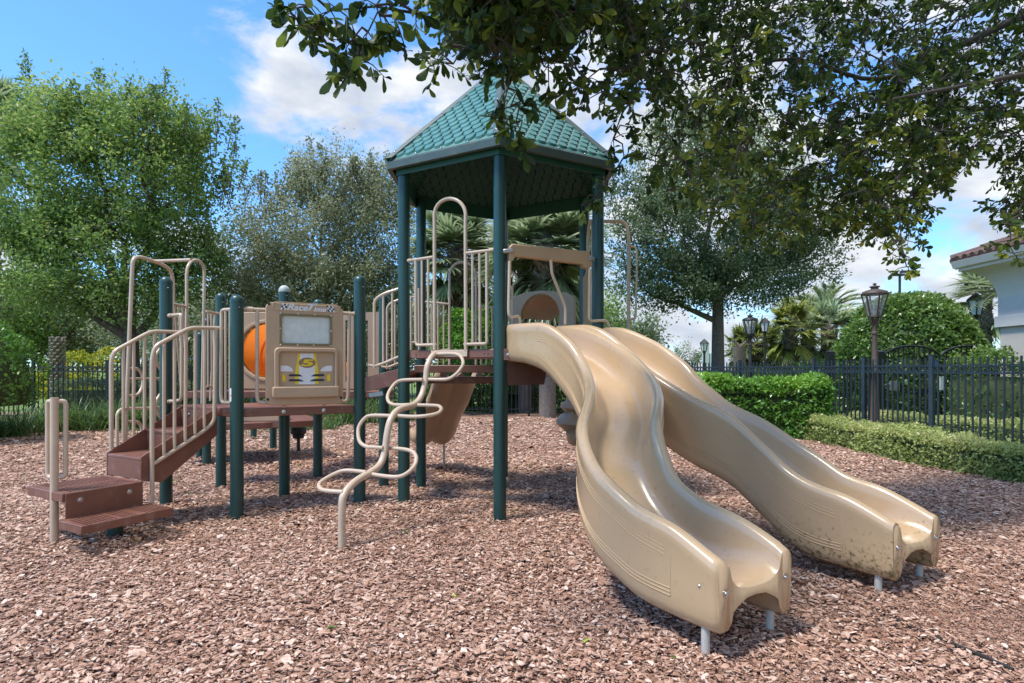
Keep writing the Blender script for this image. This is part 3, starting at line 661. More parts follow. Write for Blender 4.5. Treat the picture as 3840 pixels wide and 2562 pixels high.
mb=MB(); rp=W(2150,1575,8.8)
for i,(dx,z,r) in enumerate(((0,.70,(.24,.24,.17)),(.03,.93,(.23,.24,.15)),(.06,1.15,(.2,.22,.15)),(.05,.50,(.19,.22,.15)),(.10,1.36,(.2,.2,.14)))): boulder(rp.x+dx,8.6,z,r,i,mb)
build(mb,'rock_climber',panel_m,play)
mb=MB(); mb.tube([(rp.x+.12,8.6,-.1),(rp.x+.12,8.6,.5)],.04,10); build(mb,'climber_leg',legm,play)

# slide entry hood: header bar, tubes
eh=Plane(T[0],T[1],.085)
mb=MB(); mb.prism([eh.px(*G3(x,y)) for x,y in ((155,600),(152,440),(190,402),(1032,486),(1085,540),(1087,662),(1045,690),(1008,672),(985,635),(215,545),(200,600))],-eh.n*.075); hb=build(mb,'header_bar',panel_m,play,.012)
mb=MB(); mb.bar(eh.px(*G3(95,488))-eh.n*.03,eh.px(*G3(195,485))-eh.n*.03+eh.n*.035,.05,.045); build(mb,'clamp',galv_m,hb,.012); mb=MB(); mb.bar(eh.px(*G3(1045,572))-eh.n*.0,eh.px(*G3(1118,580))-eh.n*.02,.05,.045); build(mb,'clamp',galv_m,hb,.012)
eh2=Plane(T[0],T[1],.12)
hood=[[G3(155,600),G3(143,1150),G3(150,1240),G3(265,1222),G3(272,1310)],[G3(620,590),G3(632,745),G3(785,1125),G3(783,1318)],[G3(1060,690),G3(1052,1280),G3(1250,1272),G3(1278,1340)]]
for t in hood:
    mb=MB(); mb.tube([eh2.px(*p) for p in t],.0155,10,.04); build(mb,'hood_tube',tube_m,play)
mb=MB(); rp2=Plane((.4,7.2),(1.2,7.2)); mb.prism([rp2.px(*G3(x,y)) for x,y in ((985,1400),(985,790),(1010,745),(1025,680),(1048,680),(1048,1400))],(0,.04,0)); build(mb,'side_panel',panel_m,play,.003)
mb=MB(); lp2=Plane((0,7.0),(1,7.0)); mb.tube([lp2.px(*p) for p in [G3(125,718),G3(175,720),G3(235,770),G3(235,840),G3(185,875),G3(188,1330)]],.014,10,.08); build(mb,'grab_loop',tube_m,play)
# entry arch on the right edge (seen edge-on) and the arch climber beyond it
eR=Plane(T[1],T[2]); mb=MB(); s0,s1=.42,.86
zt0=EYE+(HY-(780+140/3.0155))/F*7.1
mb.tube([eR.at(s0,1.6),eR.at(s0,zt0-.2)]+[eR.at((s0+s1)/2-(s1-s0)/2*math.cos(a),zt0-.22+.2*math.sin(a)) for a in [i*math.pi/10 for i in range(1,10)]]+[eR.at(s1,zt0-.2),eR.at(s1,1.6)],.019,12); build(mb,'entry_arch',tube_m,play)
eC=Plane((0,6.85),(1,6.85))
pts=[eC.px(*G3(1060,155)),eC.px(*G3(1400,158)),eC.px(*G3(1498,300)),eC.px(*G3(1497,1330))]; q=pts[-1].copy(); q.z=-.1; q.x+=.02
mb=MB(); mb.tube([eC.px(*G3(1060,155)),eC.px(*G3(1470,150)),eC.px(*G3(1502,330)),eC.px(*G3(1497,1330)),q],.021,12,.2); o=build(mb,'climber_hoop',tube_m,play)
mb=MB(); mb.tube([eC.px(*p) for p in (G3(1500,438),G3(1588,440),G3(1592,700),G3(1580,1258),G3(1500,1260))],.012,8,.08); build(mb,'climber_loop',tube_m,play)

# loop pole climber
pb=Vector((-1.374,4.80,0)); pt=Vector((-.80,6.2,0)); pp=((pb.x,pb.y,0),((pt-pb).y,-(pt-pb).x,0))
dirp=(pt-pb).normalized(); lat=Vector((dirp.y,-dirp.x,0))
fp=lambda x,y: onplane(*G5(x,y),*pp)
pole=[fp(200,1545)-Vector((0,0,.15)),fp(196,1260),fp(215,1150),fp(290,1065),fp(395,1000),fp(465,945),fp(500,860),fp(520,720),fp(545,620),fp(600,550),fp(710,512),fp(765,450),fp(795,340),fp(810,230),fp(860,150),fp(960,128)]
def smooth_path(p,n=6):
    out=[]; P=[p[0]*2-p[1]]+p+[p[-1]*2-p[-2]]
    for i in range(1,len(P)-2):
        for k_ in range(n):
            t=k_/n; a,b_,c,d=P[i-1],P[i],P[i+1],P[i+2]
            out.append(.5*((2*b_)+(c-a)*t+(2*a-5*b_+4*c-d)*t*t+(3*b_-a-3*c+d)*t*t*t))
    out.append(p[-1]); return out
pc=empty_parent=None
mb=MB(); mb.tube(smooth_path(pole),.031,14); cl=build(mb,'loop_pole',tube_m,play)
def loop(A,B,out,sgn):
    # U-shaped foot loop: leaves the pole at A, returns at B; lies in the plane spanned by A-B and the sideways direction
    A_,B_=fp(*A),fp(*B); nrm=(B_-A_).cross(lat); pts=[A_]+[onplane(*G5(*q),tuple(A_),tuple(nrm)) for q in out]+[B_]
    mb=MB(); mb.tube(smooth_path(pts,6),.0175,10); build(mb,'foot_loop',tube_m,cl)
loop((860,150),(800,330),[(990,148),(1045,165),(1065,215),(1040,265),(1000,305),(955,328),(900,332)],1)
loop((775,332),(690,512),[(650,335),(590,350),(545,400),(523,450),(530,490),(560,510),(610,515)],-1)
loop((720,515),(580,590),[(850,518),(895,525),(908,548),(880,575),(800,592),(700,598)],1)
loop((550,592),(490,822),[(410,590),(360,610),(320,665),(312,720),(325,780),(370,812),(430,818)],-1)
loop((530,822),(395,1008),[(640,832),(700,850),(728,890),(715,950),(660,1005),(590,1030),(480,1022)],1)
loop((370,996),(205,1138),[(230,984),(150,1005),(60,1055),(30,1090),(50,1120),(110,1132)],-1)

# stairs and transfer platform
M0=Vector((-3.25,6.155,0)); nv=Vector((-.5,-.866,0)); lv=Vector((.867,-.5,0))
def S(s,l,z): q=M0+nv*s+lv*l; return Vector((q.x,q.y,z))
zs=(.65,.855); mb=MB(); hwid=.285
def tread(mb,s0,s1,z): mb.prism([S(s0,-hwid,z-.03),S(s1,-hwid,z-.03),S(s1,hwid,z-.03),S(s0,hwid,z-.03)],(0,0,.03))
for (a,b_),z in (((.37,.74),.65),((.0,.385),.855)):
    mb=MB(); tread(mb,a,b_,z); build(mb,'tread',deck_m,play,.006)
for s_,z0_,z1_ in ((.725,.45,.62),(.365,.65,.825),(.012,.855,1.03)): mb=MB(); mb.prism([S(s_,-hwid,z0_),S(s_,hwid,z0_),S(s_,hwid,z1_),S(s_,-hwid,z1_)],nv*.014); build(mb,'riser',deck_m,play,.003)
for l in (-hwid-.014,hwid+.002):
    mb=MB(); mb.prism([S(.742,l,.445),S(.742,l,.66),S(0.0,l,1.075),S(-.0,l,.79),S(.55,l,.40)],lv*.012); o=build(mb,'stringer',deck_m,play,.003)
b=MB(); b.bolt(S(-.0,-.14,.985)+nv*.012,nv,.013); b.bolt(S(0,.2,.985)+nv*.012,nv,.013); b.bolt(S(.028,-.14,.985),nv,.013); b.bolt(S(.028,.2,.985),nv,.013); build(b,'bolt',steel_m,play)
# perforated platform top: grid of slots cut as geometry
def perforated(o_,e1,e2,L1,L2,th,name,groups,parent=play,hr=.0105):
    """slab with an array of real holes (each cell a ring of quads)"""
    mb=MB(); n1=int(L1/.030); n2=int(L2/.030); c1=L1/n1; c2=L2/n2; up=Vector((0,0,1)); 
    for i in range(n1):
        for j in range(n2):
            P=o_+e1*(c1*i)+e2*(c2*j); cr=[P,P+e1*c1,P+e1*c1+e2*c2,P+e2*c2]
            if groups(i/n1,j/n2):
                c=P+e1*c1/2+e2*c2/2; K=8; out=[];inn=[]
                for k_ in range(K):
                    a=2*math.pi*(k_+.0)/K; x,y=math.cos(a),math.sin(a); m_=max(abs(x),abs(y))
                    out.append(c+e1*(x/m_*c1/2)+e2*(y/m_*c2/2)); inn.append(c+e1*(x*hr)+e2*(y*hr*1.25))
                b0=len(mb.v); mb.v+=[tuple(q) for q in out+inn+[q-up*.01 for q in inn]]
                mb.f+=[(b0+k_,b0+(k_+1)%K,b0+K+(k_+1)%K,b0+K+k_) for k_ in range(K)]+[(b0+K+k_,b0+K+(k_+1)%K,b0+2*K+(k_+1)%K,b0+2*K+k_) for k_ in range(K)]
            else: mb.add(cr,[(0,1,2,3)])
    me=bpy.data.meshes.new(name); me.from_pydata(mb.v,[],mb.f); me.materials.append(deck_m)
    return link(bpy.data.objects.new(name,me),parent)
def hollow(o_,e1,e2,L1,L2,z,th,parent=play,name='platform_rim',r=.012):
    q=[o_,o_+e1*L1,o_+e1*L1+e2*L2,o_+e2*L2]; mb=MB(); i_=[o_+(e1+e2)*r,o_+e1*(L1-r)+e2*r,o_+e1*(L1-r)+e2*(L2-r),o_+e1*r+e2*(L2-r)]
    f_=lambda L,zz:[Vector((p.x,p.y,zz)) for p in L]
    mb.ring(f_(q,z-th),f_(i_,z-th),(0,0,th)); return build(mb,name,deck_m,parent,.006)
e1=-nv; e2=-lv      # e1 towards the stairs, e2 to the left
o_=Vector((-3.65,4.80,0)); z=.447
plat=hollow(o_,e1,e2,.63,.62,z,.075,name='transfer_platform')
oo=o_+(e1+e2)*.012; oo.z=z-.003
perforated(oo,e1,e2,.606,.596,.0,'perforated_top',lambda a,b_: (.06<a<.94 and .05<b_<.96 and not(.44<b_<.52)),parent=plat)
dn=MB(); dn.box((0,0,0),(0,0,0)) if False else None
mb=MB(); p0=o_+lv*.001; mb.prism([Vector((*(p0+e1*a).xy,zz)) for a,zz in ((0.02,.235),(.625,.235),(.625,z-.004),(.02,z-.004))],lv*.012); rs=build(mb,'riser_panel',deck_m,play,.003)
b=MB(); b.bolt(Vector((*(p0+e1*.125).xy,.375))+lv*.012,lv,.015); b.bolt(Vector((*(p0+e1*.51).xy,.375))+lv*.012,lv,.015); build(b,'bolt',steel_m,rs)
o2=o_-e1*.03+lv*.015; st=hollow(o2,e1,lv,.72,.36,.24,.07,name='lower_step'); oo=o2+(e1+lv)*.012; oo.z=.237
perforated(oo,e1,lv,.696,.336,0,'perforated_top',lambda a,b_: (.04<a<.96 and .08<b_<.92 and not(.36<a<.42 or .60<a<.66)),parent=st)
mb=MB(); mb.lathe([(.0635,-.1),(.0635,.17)],(-3.47,5.17,0),24); build(mb,'support_post',post_m,play); mb=MB(); mb.lathe([(.0635,.1),(.0635,.37)],(-3.72,5.30,0),24); build(mb,'support_post',post_m,play)
# handle post with two D loops
hx,hy_=-3.805,4.92; mb=MB(); mb.tube([(hx,hy_,-.1),(hx,hy_,1.221)],.0305,18); hpst=build(mb,'handle_post',tube_m,play)
hdv=Vector((.82,.57,0)); hd2=Vector((-.93,.36,0))
for dv,rad_ in ((hdv,.056),(hd2,.062)):
    z1,z0_=EYE-(1450+140/2.4125-HY)/F*4.92, EYE-(1450+825/2.4125-HY)/F*4.92
    mb=MB(); c=Vector((hx,hy_,0)); mb.tube([c+Vector((0,0,z1)),c+dv*rad_*1.35+Vector((0,0,z1+.012)),c+dv*rad_*1.35+Vector((0,0,z0_+.0)),c+Vector((0,0,z0_-.0))],.0185,12,.05); build(mb,'grab_handle',tube_m,hpst)
# stair handrails
A_=M0+lv*.315; B_=A_+nv*2; sr=Plane(B_.xy,A_.xy)
railing(sr,[[G1(745,1385),G1(745,580),G1(760,520),G1(930,430),G1(1092,432)],[G1(752,1097),G1(1000,935),G1(1050,890),G1(1056,432)]],[(G1(803,520),G1(803,1060)),(G1(855,485),G1(855,1022)),(G1(910,450),G1(907,985)),(G1(957,436),G1(955,952)),(G1(1003,434),G1(1001,925))],r=.0195,rb=.0155)
A_=M0-lv*.315; B_=A_+nv*2; sl=Plane(B_.xy,A_.xy)
railing(sl,[[G1(545,1180),G1(545,590),G1(560,545),G1(740,447),G1(880,452)]],[(G1(605,520),G1(605,1080)),(G1(655,495),G1(655,1000)),(G1(708,470),G1(708,960)),(G1(757,452),G1(757,930)),(G1(805,450),G1(805,890))],r=.0195,rb=.0155)

# roof
CX0,CY0=-.12,7.05; RR=1.41; ZE,ZA=3.60,5.08
rroot=None
def hexpt(i,r,z): a=R(60*i); return Vector((CX0+r*math.sin(a),CY0-r*math.cos(a),z))
apex=Vector((CX0,CY0,ZA)); zf=ZE+.075
mb=MB()
for i in range(6):   # six moulded panels make the roof shell
    a,b_=hexpt(i,RR-.02,zf+.02),hexpt(i+1,RR-.02,zf+.02); nrm=(b_-a).cross(apex-a).normalized()
    mb.add([a,b_,apex],[(0,1,2)])
roof=build(mb,'roof',roofm,play)
for i in range(6):
    a,b_=hexpt(i,RR-.02,zf+.02),hexpt(i+1,RR-.02,zf+.02); ed=(b_-a).normalized(); mid=(a+b_)/2; upv=(apex-mid); H_=upv.length; upv.normalize(); nrm=ed.cross(upv).normalized()
    if nrm.z<0: nrm=-nrm
    half=(b_-a).length/2; mt=MB(); mu=MB(); tw=.128; rh=.098; rows=int(H_/rh)
    for r_ in range(rows):
        y0=.03+r_*rh; wrow=half*(1-y0/H_); off=0 if r_%2 else tw/2; kmax=int(half/tw)+2
        for k_ in range(-kmax,kmax+1):
            xc=k_*tw+off
            if abs(xc)>wrow+tw*.3: continue
            K=9; vs=[]; rim=[]
            cl_=lambda x,y: (max(-(half*(1-max(y,0)/H_)),min(half*(1-max(y,0)/H_),x)),y)
            for q in range(K+1):
                an=math.pi+math.pi*q/K; x=xc+tw*.49*math.cos(an); y=y0+.062+tw*.50*math.sin(an)
                rim.append((x,y))
            inner_=[(xc+(x-xc)*.80,y0+.066+(y-y0-.066)*.78) for x,y in rim]
            top_=[(xc-tw*.49,y0+rh+.05),(xc+tw*.49,y0+rh+.05)]
            base=len(mt.v)
            pt_=lambda p,h: mid+ed*cl_(*p)[0]+upv*cl_(*p)[1]+nrm*h
            vs=[pt_(p,.003) for p in rim]+[pt_(p,.021) for p in inner_]+[pt_(top_[1],.006),pt_(top_[0],.006)]
            fs=[(q,q+1,K+2+q,K+1+q) for q in range(K)]+[tuple(range(K+1,2*K+2))+(2*K+2,2*K+3)]
            mt.add(vs,fs)
            ph=-.006
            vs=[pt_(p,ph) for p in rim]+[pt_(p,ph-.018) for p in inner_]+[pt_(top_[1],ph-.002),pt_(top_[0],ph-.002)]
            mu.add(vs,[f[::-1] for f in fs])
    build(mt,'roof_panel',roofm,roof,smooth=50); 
    build(mu,'roof_underside',roofin_m,roof,smooth=50)
for i in range(6):
    a=hexpt(i,RR+.005,zf+.025); d_=(apex-a); dn_=d_.normalized(); tang=Vector((math.cos(R(60*i)),math.sin(R(60*i)),0))
    rad_=Vector((math.sin(R(60*i)),-math.cos(R(60*i)),0)); up_=dn_.cross(tang); up_=up_ if up_.z>0 else -up_
    mb=MB(); w=.068
    P=[a+up_*.022,a-tang*w-up_*.012+dn_*.03,a+tang*w-up_*.012+dn_*.03]; Q=[apex+up_*.022,apex-tang*w*.7-up_*.012,apex+tang*w*.7-up_*.012]
    mb.add(P+Q+[p-up_*.012 for p in P+Q],[(0,1,4,3),(0,3,5,2),(6,9,10,7),(6,8,11,9),(1,7,10,4),(2,5,11,8)])
    rc=build(mb,'ridge_cap',trim_m,roof); b=MB()
    for t in (.06,.25,.45,.65,.85):
        for s_ in (-1,1): b.bolt(a+d_*t+tang*s_*.035+up_*.004,(up_+tang*s_*.3).normalized(),.007)
    build(b,'screw',steel_m,rc)
    A2,B2=hexpt(i,RR,ZE),hexpt(i+1,RR,ZE); pl=Plane(A2.xy,B2.xy); mb=MB(); nn=pl.n
    if (A2-Vector((CX0,CY0,ZE))).dot(nn)<0: nn=-nn
    h=.075; iw=.075
    prof=[(0,0),(0,h),(-iw,h+iw*1.02),(-iw,h+iw*1.02-.014),(-.014,h-.008),(-.014,.02),(-.05,.02),(-.05,0)]
    Rr=RR; vs=[]
    for j in (i,i+1):
        for o_,z_ in prof: vs.append(hexpt(j,Rr+o_/math.cos(R(30)),ZE+z_))
    n_=len(prof); mb.add(vs,[(k_,(k_+1)%n_,n_+(k_+1)%n_,n_+k_) for k_ in range(n_)])
    fa=build(mb,'fascia',trim_m,roof,smooth=20); b=MB()
    ed=(B2-A2); 
    for t in (.035,.27,.5,.73,.965): b.bolt(A2+ed*t+Vector((0,0,h+.03))-nn*.022,(nn+Vector((0,0,1))).normalized(),.008)
    build(b,'screw',steel_m,fa)
    # inner rim plate just inside the eave and post collar
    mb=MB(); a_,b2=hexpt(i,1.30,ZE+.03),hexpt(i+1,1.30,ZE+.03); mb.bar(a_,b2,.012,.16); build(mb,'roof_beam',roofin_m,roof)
mb=MB(); mb.lathe([(.075,-.10),(.06,-.02),(.03,.03),(.001,.045)],tuple(apex),12); build(mb,'roof_finial',trim_m,roof)

# slides -------------------------------------------------------
P1=Vector((T[0][0],T[0][1],0)); lS=Vector((.866,.5,0)); nS=Vector((.5,-.866,0))
K_=np.linspace(.12,3.08,11)
def ci(vv,s):
    vv=np.array(vv); n_=len(vv); t=(s-K_[0])/(K_[1]-K_[0]); i=int(min(max(t,0),n_-2)); u=t-i; g=lambda j:vv[min(max(j,0),n_-1)]
    p0=g(i-1) if i>0 else 2*g(i)-g(i+1); p1=g(i);p2=g(i+1); p3=g(i+2) if i+2<n_ else 2*g(i+1)-g(i)
    return float(.5*(2*p1+(p2-p0)*u+(2*p0-5*p1+4*p2-p3)*u*u+(3*p1-p0-3*p2+p3)*u**3))
ON=[.344,.464,.52,.514,.413,.204,-.09,-.222,-.225,-.185,-.171]
OF=[.941,1.027,1.083,1.092,1.085,1.15,1.29,1.36,1.375,1.40,1.426]
ZN=[1.900,1.885,1.765,1.595,1.422,1.275,1.072,.845,.682,.603,.49]
ZF=[1.905,1.885,1.763,1.598,1.405,1.225,1.050,.842,.672,.601,.475]
DB=[.37,.46,.53,.56,.56,.56,.56,.555,.53,.485,.365]
def profile(rz,dbot,bed,k=1.0):
    hw=.27*k; b=rz-bed; bt=rz-dbot
    half=[(0,b),(.07,b+.012*bed),(.13,b+.07*bed),(.172,b+.20*bed),(.200,b+.42*bed),(.213,b+.70*bed),(.222,b+.88*bed),(.238,rz-.007),(.262,rz),(.288,rz-.007),(.305,rz-.024),(.312,rz-.055),(.308,rz-.09),(.3055,(rz+bt)/2),(.3055,bt+.13),(.303,bt+.07),(.290,bt+.022),(.262,bt),(.232,bt+.004),(.205,bt+.035),(.19,max(min(bt+.10,b-.10),bt+.04)),(.15,max(b-.075,bt+.05)),(.08,b-.045),(0,b-.038)]
    f_=.97*k
    half=[(x*f_,z) for x,z in half]
    return half+[(-x,z) for x,z in half[-2:0:-1]]
def slide(O,Z,mat,name,label):
    mb=MB(); ss=list(np.linspace(.03,3.0,70))+[3.03,3.055,3.07,3.08]; secs=[]; n_=None; frames=[]
    for i,s in enumerate(ss):
        sc_=max(s,.12); o=ci(O,sc_); z=ci(Z,sc_); db=ci(DB,sc_); bed=.31-.13*sst(.4,.0,s)-.16*sst(2.65,3.08,s)
        do=(ci(O,min(sc_+.02,3.08))-ci(O,max(sc_-.02,.12)))/.04 if .14<s<3.06 else 0
        t=(nS+lS*do).normalized(); sd=Vector((-t.y,t.x,0)); sd = sd if sd.dot(lS)>0 else -sd
        c=P1+lS*o+nS*s; k=1.0
        end=max(0,(s-3.03)/.05); 
        pr=profile(z-.012*end*end,db-.03*end*end,bed+.0,1-.045*end*end)
        n_=len(pr); secs+= [c+sd*x+Vector((0,0,zz)) for x,zz in pr]; frames.append((s,c,sd,t,z,db))
    m_=len(ss); mb.add(secs,[(i*n_+k,i*n_+(k+1)%n_,(i+1)*n_+(k+1)%n_,(i+1)*n_+k) for i in range(m_-1) for k in range(n_)])
    # caps: bridge bed line to underside line
    h=len(profile(1,.4,.2))//2
    for base in (0,(m_-1)*n_):
        idx=[base+k for k in range(n_)]; 
        # profile indices 0..23 right half outward ; 0 = bed centre, 23 = under centre
        for q in range(0,h-1):
            a1,a2=q,q+1
        tri=[]
        R_=list(range(0,24)); 
        def strip(seq_top,seq_bot):
            for k in range(len(seq_top)-1): tri.append((seq_top[k],seq_top[k+1],seq_bot[k+1],seq_bot[k]))
        # right half: top run 0..11 (bed to outer shoulder), bottom run 23..12 reversed
        for sgn in (1,-1):
            idn=lambda j: base+(j if sgn>0 else (-j)%n_)
            top_=[0,1,2,3,4,5,6,7,8,9,10,11]; bot_=[23,22,21,21,20,20,19,18,17,16,15,14]
            for k in range(11):
                f4=[idn(top_[k]),idn(top_[k+1]),idn(bot_[k+1]),idn(bot_[k])]
                f4=[x for j,x in enumerate(f4) if x not in f4[:j]]
                if len(f4)>2: tri.append(tuple(f4))
            tri.append((idn(11),idn(12),idn(13),idn(14)))
        mb.f+=tri
    # moulded pin-stripes along both outer walls
    body=mb; mb=MB()
    for side in (-1,1):
        for a0,dz,lo_,hi_ in ((.0,.13,.30,2.72),(.0,.152,.30,2.72),(.0,.174,.30,2.72),(1,.14,.30,2.76),(1,.16,.30,2.76),(1,.18,.30,2.76)):
            pts=[]
            for s,c,sd,t,z,db in frames:
                if lo_<=s<=hi_:
                    zz=(z-dz) if a0==0 else (z-db+dz-.02)
                    pts.append(c+sd*side*.2965+Vector((0,0,zz)))
            mb.tube(pts,.0034,5)
        s,c,sd,t,z,db=min(frames,key=lambda q:abs(q[0]-2.74)); mb.tube([c+sd*side*.2965+Vector((0,0,z-.13)),c+sd*side*.2965+Vector((0,0,z-db+.12))],.0034,5)
    o=build(body,name,mat,play,smooth=60,label=label); build(mb,'pinstripe_ridges',stripe_m,o)
    s,c,sd,t,z,db=frames[-1]
    for side in (-1,1):
        b=MB(); lp=c-t*.11+sd*side*.255; b.tube([lp+Vector((0,0,z-db+.05)),Vector((lp.x,lp.y,-.1))],.0225,14); build(b,'slide_leg',legm,o)
        b=MB(); b.lathe([(.022,-.004),(.022,.001),(.012,.0)],c+t*.002+sd*side*.235+Vector((0,0,z-.155)),14,t); b.bolt(c+t*.001+sd*side*.235+Vector((0,0,z-.155)),t,.009); b.bolt(c-t*.11+sd*side*.297+Vector((0,0,z-.14)),sd*side,.009); build(b,'bolt',steel_m,o)
    return o
slide(ON,ZN,slide_m,'slide','nearer wavy tan slide curving out to the front')
slide(OF,ZF,slide2_m,'slide','farther wavy tan slide with dark mildew specks on its lower wall')

# small double slide leaving the back of the tower
def back_slide():
    a=Vector((-.68,8.0,0)); dr=Vector((-.42,.90,0)).normalized(); sd=Vector((dr.y,-dr.x,0)); mb=MB(); secs=[]; ss=np.linspace(0,1.55,30)
    for s in ss:
        z=1.40-1.02*sst(-.1,1.5,s)+.03*math.sin(s*9); c=a+dr*s
        hw=.30; pr=[]
        top=[(-hw,z+.10),(-hw+.03,z+.12),(-hw+.06,z+.08),(-.2,z-.03),(-.1,z-.05),(0,z+.02),(.1,z-.05),(.2,z-.03),(hw-.06,z+.08),(hw-.03,z+.12),(hw,z+.10)]
        bot=[(hw+.005,z-.04),(.24,z-.10),(.15,z-.12),(.06,z-.09),(0,z-.05),(-.06,z-.09),(-.15,z-.12),(-.24,z-.10),(-hw-.005,z-.04)]
        secs+=[c+sd*x+Vector((0,0,zz)) for x,zz in top+bot]
    n_=20; mb.add(secs,[(i*n_+k,i*n_+(k+1)%n_,(i+1)*n_+(k+1)%n_,(i+1)*n_+k) for i in range(29) for k in range(n_)]+[tuple(range(n_)),tuple(29*n_+k for k in range(n_))])
    o=build(mb,'small_slide',panel_m,play,smooth=60)
    for s_ in (-1,1):
        b=MB(); p=a+dr*1.35+sd*s_*.2; b.tube([(p.x,p.y,.38),(p.x,p.y,-.15)],.018,10); build(b,'slide_leg',legm,o)
back_slide()

# ------------------------------------------------------------------ rubber stool
st=empty('stool',(-3.97,11.0,-.05),'round black rubber stool standing alone on the bark chips','stool')
mb=MB(); mb.lathe([(.12,.30),(.14,.32),(.142,.40),(.13,.42),(.001,.425)],(-3.97,11,-.05),28); mb.lathe([(.06,.22),(.10,.23),(.105,.29),(.12,.305)],(-3.97,11,-.05),28); build(mb,'seat',black_m,st)
mb=MB(); mb.tube([(-3.97,11,-.1),(-3.97,11,.2)],.03,14); build(mb,'leg',lampb_m,st)

# ------------------------------------------------------------------ fences
def fence(pts,label,mat,H=1.66,bay=2.35,sp=.14,name='iron_fence',z0=-.1,group='iron picket fences around the play area',rings=True,pr=.0115,postr=.036):
    root=empty(name,(pts[0][0],pts[0][1],z0),label,'fence',group)
    acc=[]
    for (x0,y0),(x1,y1) in zip(pts[:-1],pts[1:]):
        A=Vector((x0,y0,0));B=Vector((x1,y1,0));L=(B-A).length;n=max(1,round(L/bay))
        for i in range(n): acc.append((A+(B-A)*(i/n),A+(B-A)*((i+1)/n)))
    P=[a for a,_ in acc]+[acc[-1][1]]
    for p in P:
        mb=MB(); d=(acc[0][1]-acc[0][0]).normalized(); mb.bar((p.x,p.y,z0),(p.x,p.y,H+.04),postr*2,postr*2,up=tuple(d))
        mb.bar((p.x,p.y,H+.04),(p.x,p.y,H+.055),postr*2.3,postr*2.3,up=tuple(d)); build(mb,'fence_post',mat,root)
    for a,b in acc:
        mb=MB(); d=(b-a).normalized(); L=(b-a).length; n=int(round(L/sp))
        zr=(EYE+.062,EYE-.062,.16) if rings else (H-.12,.2)
        for z in zr: mb.bar((a.x,a.y,z),(b.x,b.y,z),.026,.030)
        for k in range(1,n):
            p=a+d*(L*k/n); mb.bar((p.x,p.y,.04 if rings else z0+.05),(p.x,p.y,H),pr*2,pr*2,up=tuple(d))
        if rings:
            for k in range(n):
                c=a+d*(L*(k+.5)/n); c.z=EYE; vs=[];K=12
                for i in range(K):
                    t=2*math.pi*i/K; o=d*math.cos(t)+Vector((0,0,1))*math.sin(t); nn=Vector((d.y,-d.x,0))
                    for rr_,w in ((.047,-.006),(.047,.006),(.036,.006),(.036,-.006)): vs.append(c+o*rr_+nn*w)
                mb.add(vs,[(4*i+j,4*((i+1)%K)+j,4*((i+1)%K)+(j+1)%4,4*i+(j+1)%4) for i in range(K) for j in range(4)])
        build(mb,'fence_panel',mat,root)
    return root
fence([(-15.5,16.6),(-7.2,16.6),(-4.5,19.2),(5.6,19.2)],'dark iron picket fence with a row of rings behind the strap-leaved plants',fence2_m)
fence([(5.6,19.2),(7.25,14.2),(7.45,10.5),(7.75,7.0),(7.9,4.5)],'slate blue iron picket fence with a row of rings running behind the variegated low hedge',fence_m)
fence([(-21.0,33),(-13.0,31),(-3.0,31)],'grey blue picket fence farther off, in front of the yellow flower bushes',fence3_m,H=2.15,bay=3.2,sp=.15,z0=.2,rings=False,group='')
# the second fence with the arched double gate behind
GY=14.6
gx=lambda u: (u-CX)/F*GY
fence([(gx(3110),GY),(gx(3302),GY)],'short black picket fence joining the square gate post beside the brown street lamp',fence2_m,H=1.72,bay=1.3,sp=.13,group='')
fence([(gx(3746),GY),(12.9,GY),(13.6,10.5)],'black picket fence from the right gate post towards the stucco building',fence2_m,H=1.72,bay=1.4,sp=.13,group='')
gate=empty('arched_gate',(gx(3525),GY,-.1),'black double gate with two arched leaves standing before the clipped dome shrub','gate')
for u in (3112,3300,3746):
    mb=MB(); mb.bar((gx(u),GY,-.1),(gx(u),GY,1.86),.15,.15,up=(1,0,0)); mb.lathe([(.11,0),(.11,.03),(.02,.07)],(gx(u),GY,1.86),4); build(mb,'gate_post',fence2_m,gate)
for ua,ub in ((3312,3524),(3530,3738)):
    xa,xb=gx(ua),gx(ub); mb=MB(); c=(xa+xb)/2; hw=(xb-xa)/2
    arc=lambda x: 1.79+.34*math.sqrt(max(0,1-((x-c)/hw)**2*.92))-.1
    mb.tube([(x,GY,arc(x)) for x in np.linspace(xa,xb,20)],.028,8)
    for z in (.12,.95,1.40): mb.bar((xa,GY,z),(xb,GY,z),.03,.035)
    for x in (xa,xb): mb.bar((x,GY,.05),(x,GY,1.6),.05,.05,up=(1,0,0))
    for x in np.linspace(xa,xb,12)[1:-1]: mb.bar((x,GY,.1),(x,GY,arc(x)),.022,.022,up=(1,0,0))
    lf=build(mb,'gate_leaf',fence2_m,gate)
    mb=MB()
    for k in range(34):
        x=xa+(xb-xa)*k/34
        mb.tube([(x,GY+.02,.12),(min(xb,x+.0)+.0,GY+.02,.95)],.0028,3,caps=False)
    for k in range(22): mb.tube([(xa,GY+.02,.12+.038*k),(xb,GY+.02,.12+.038*k)],.0028,3,caps=False)
    build(mb,'gate_mesh',fence2_m,lf)
mb=MB(); mb.box((gx(3330),GY-.09,.93),(gx(3365),GY-.03,1.16)); mb.bar((gx(3300),GY-.06,1.06),(gx(3332),GY-.06,1.10),.03,.03); build(mb,'gate_operator',galv_m,gate,.005)
mb=MB(); mb.box((gx(3516),GY-.10,.94),(gx(3531),GY-.04,1.28)); build(mb,'gate_lock',signw_m,gate,.005)
mb=MB(); mb.box((gx(3482),GY-.05,1.50),(gx(3506),GY-.03,1.66)); s_=build(mb,'gate_sign',bluem,gate)

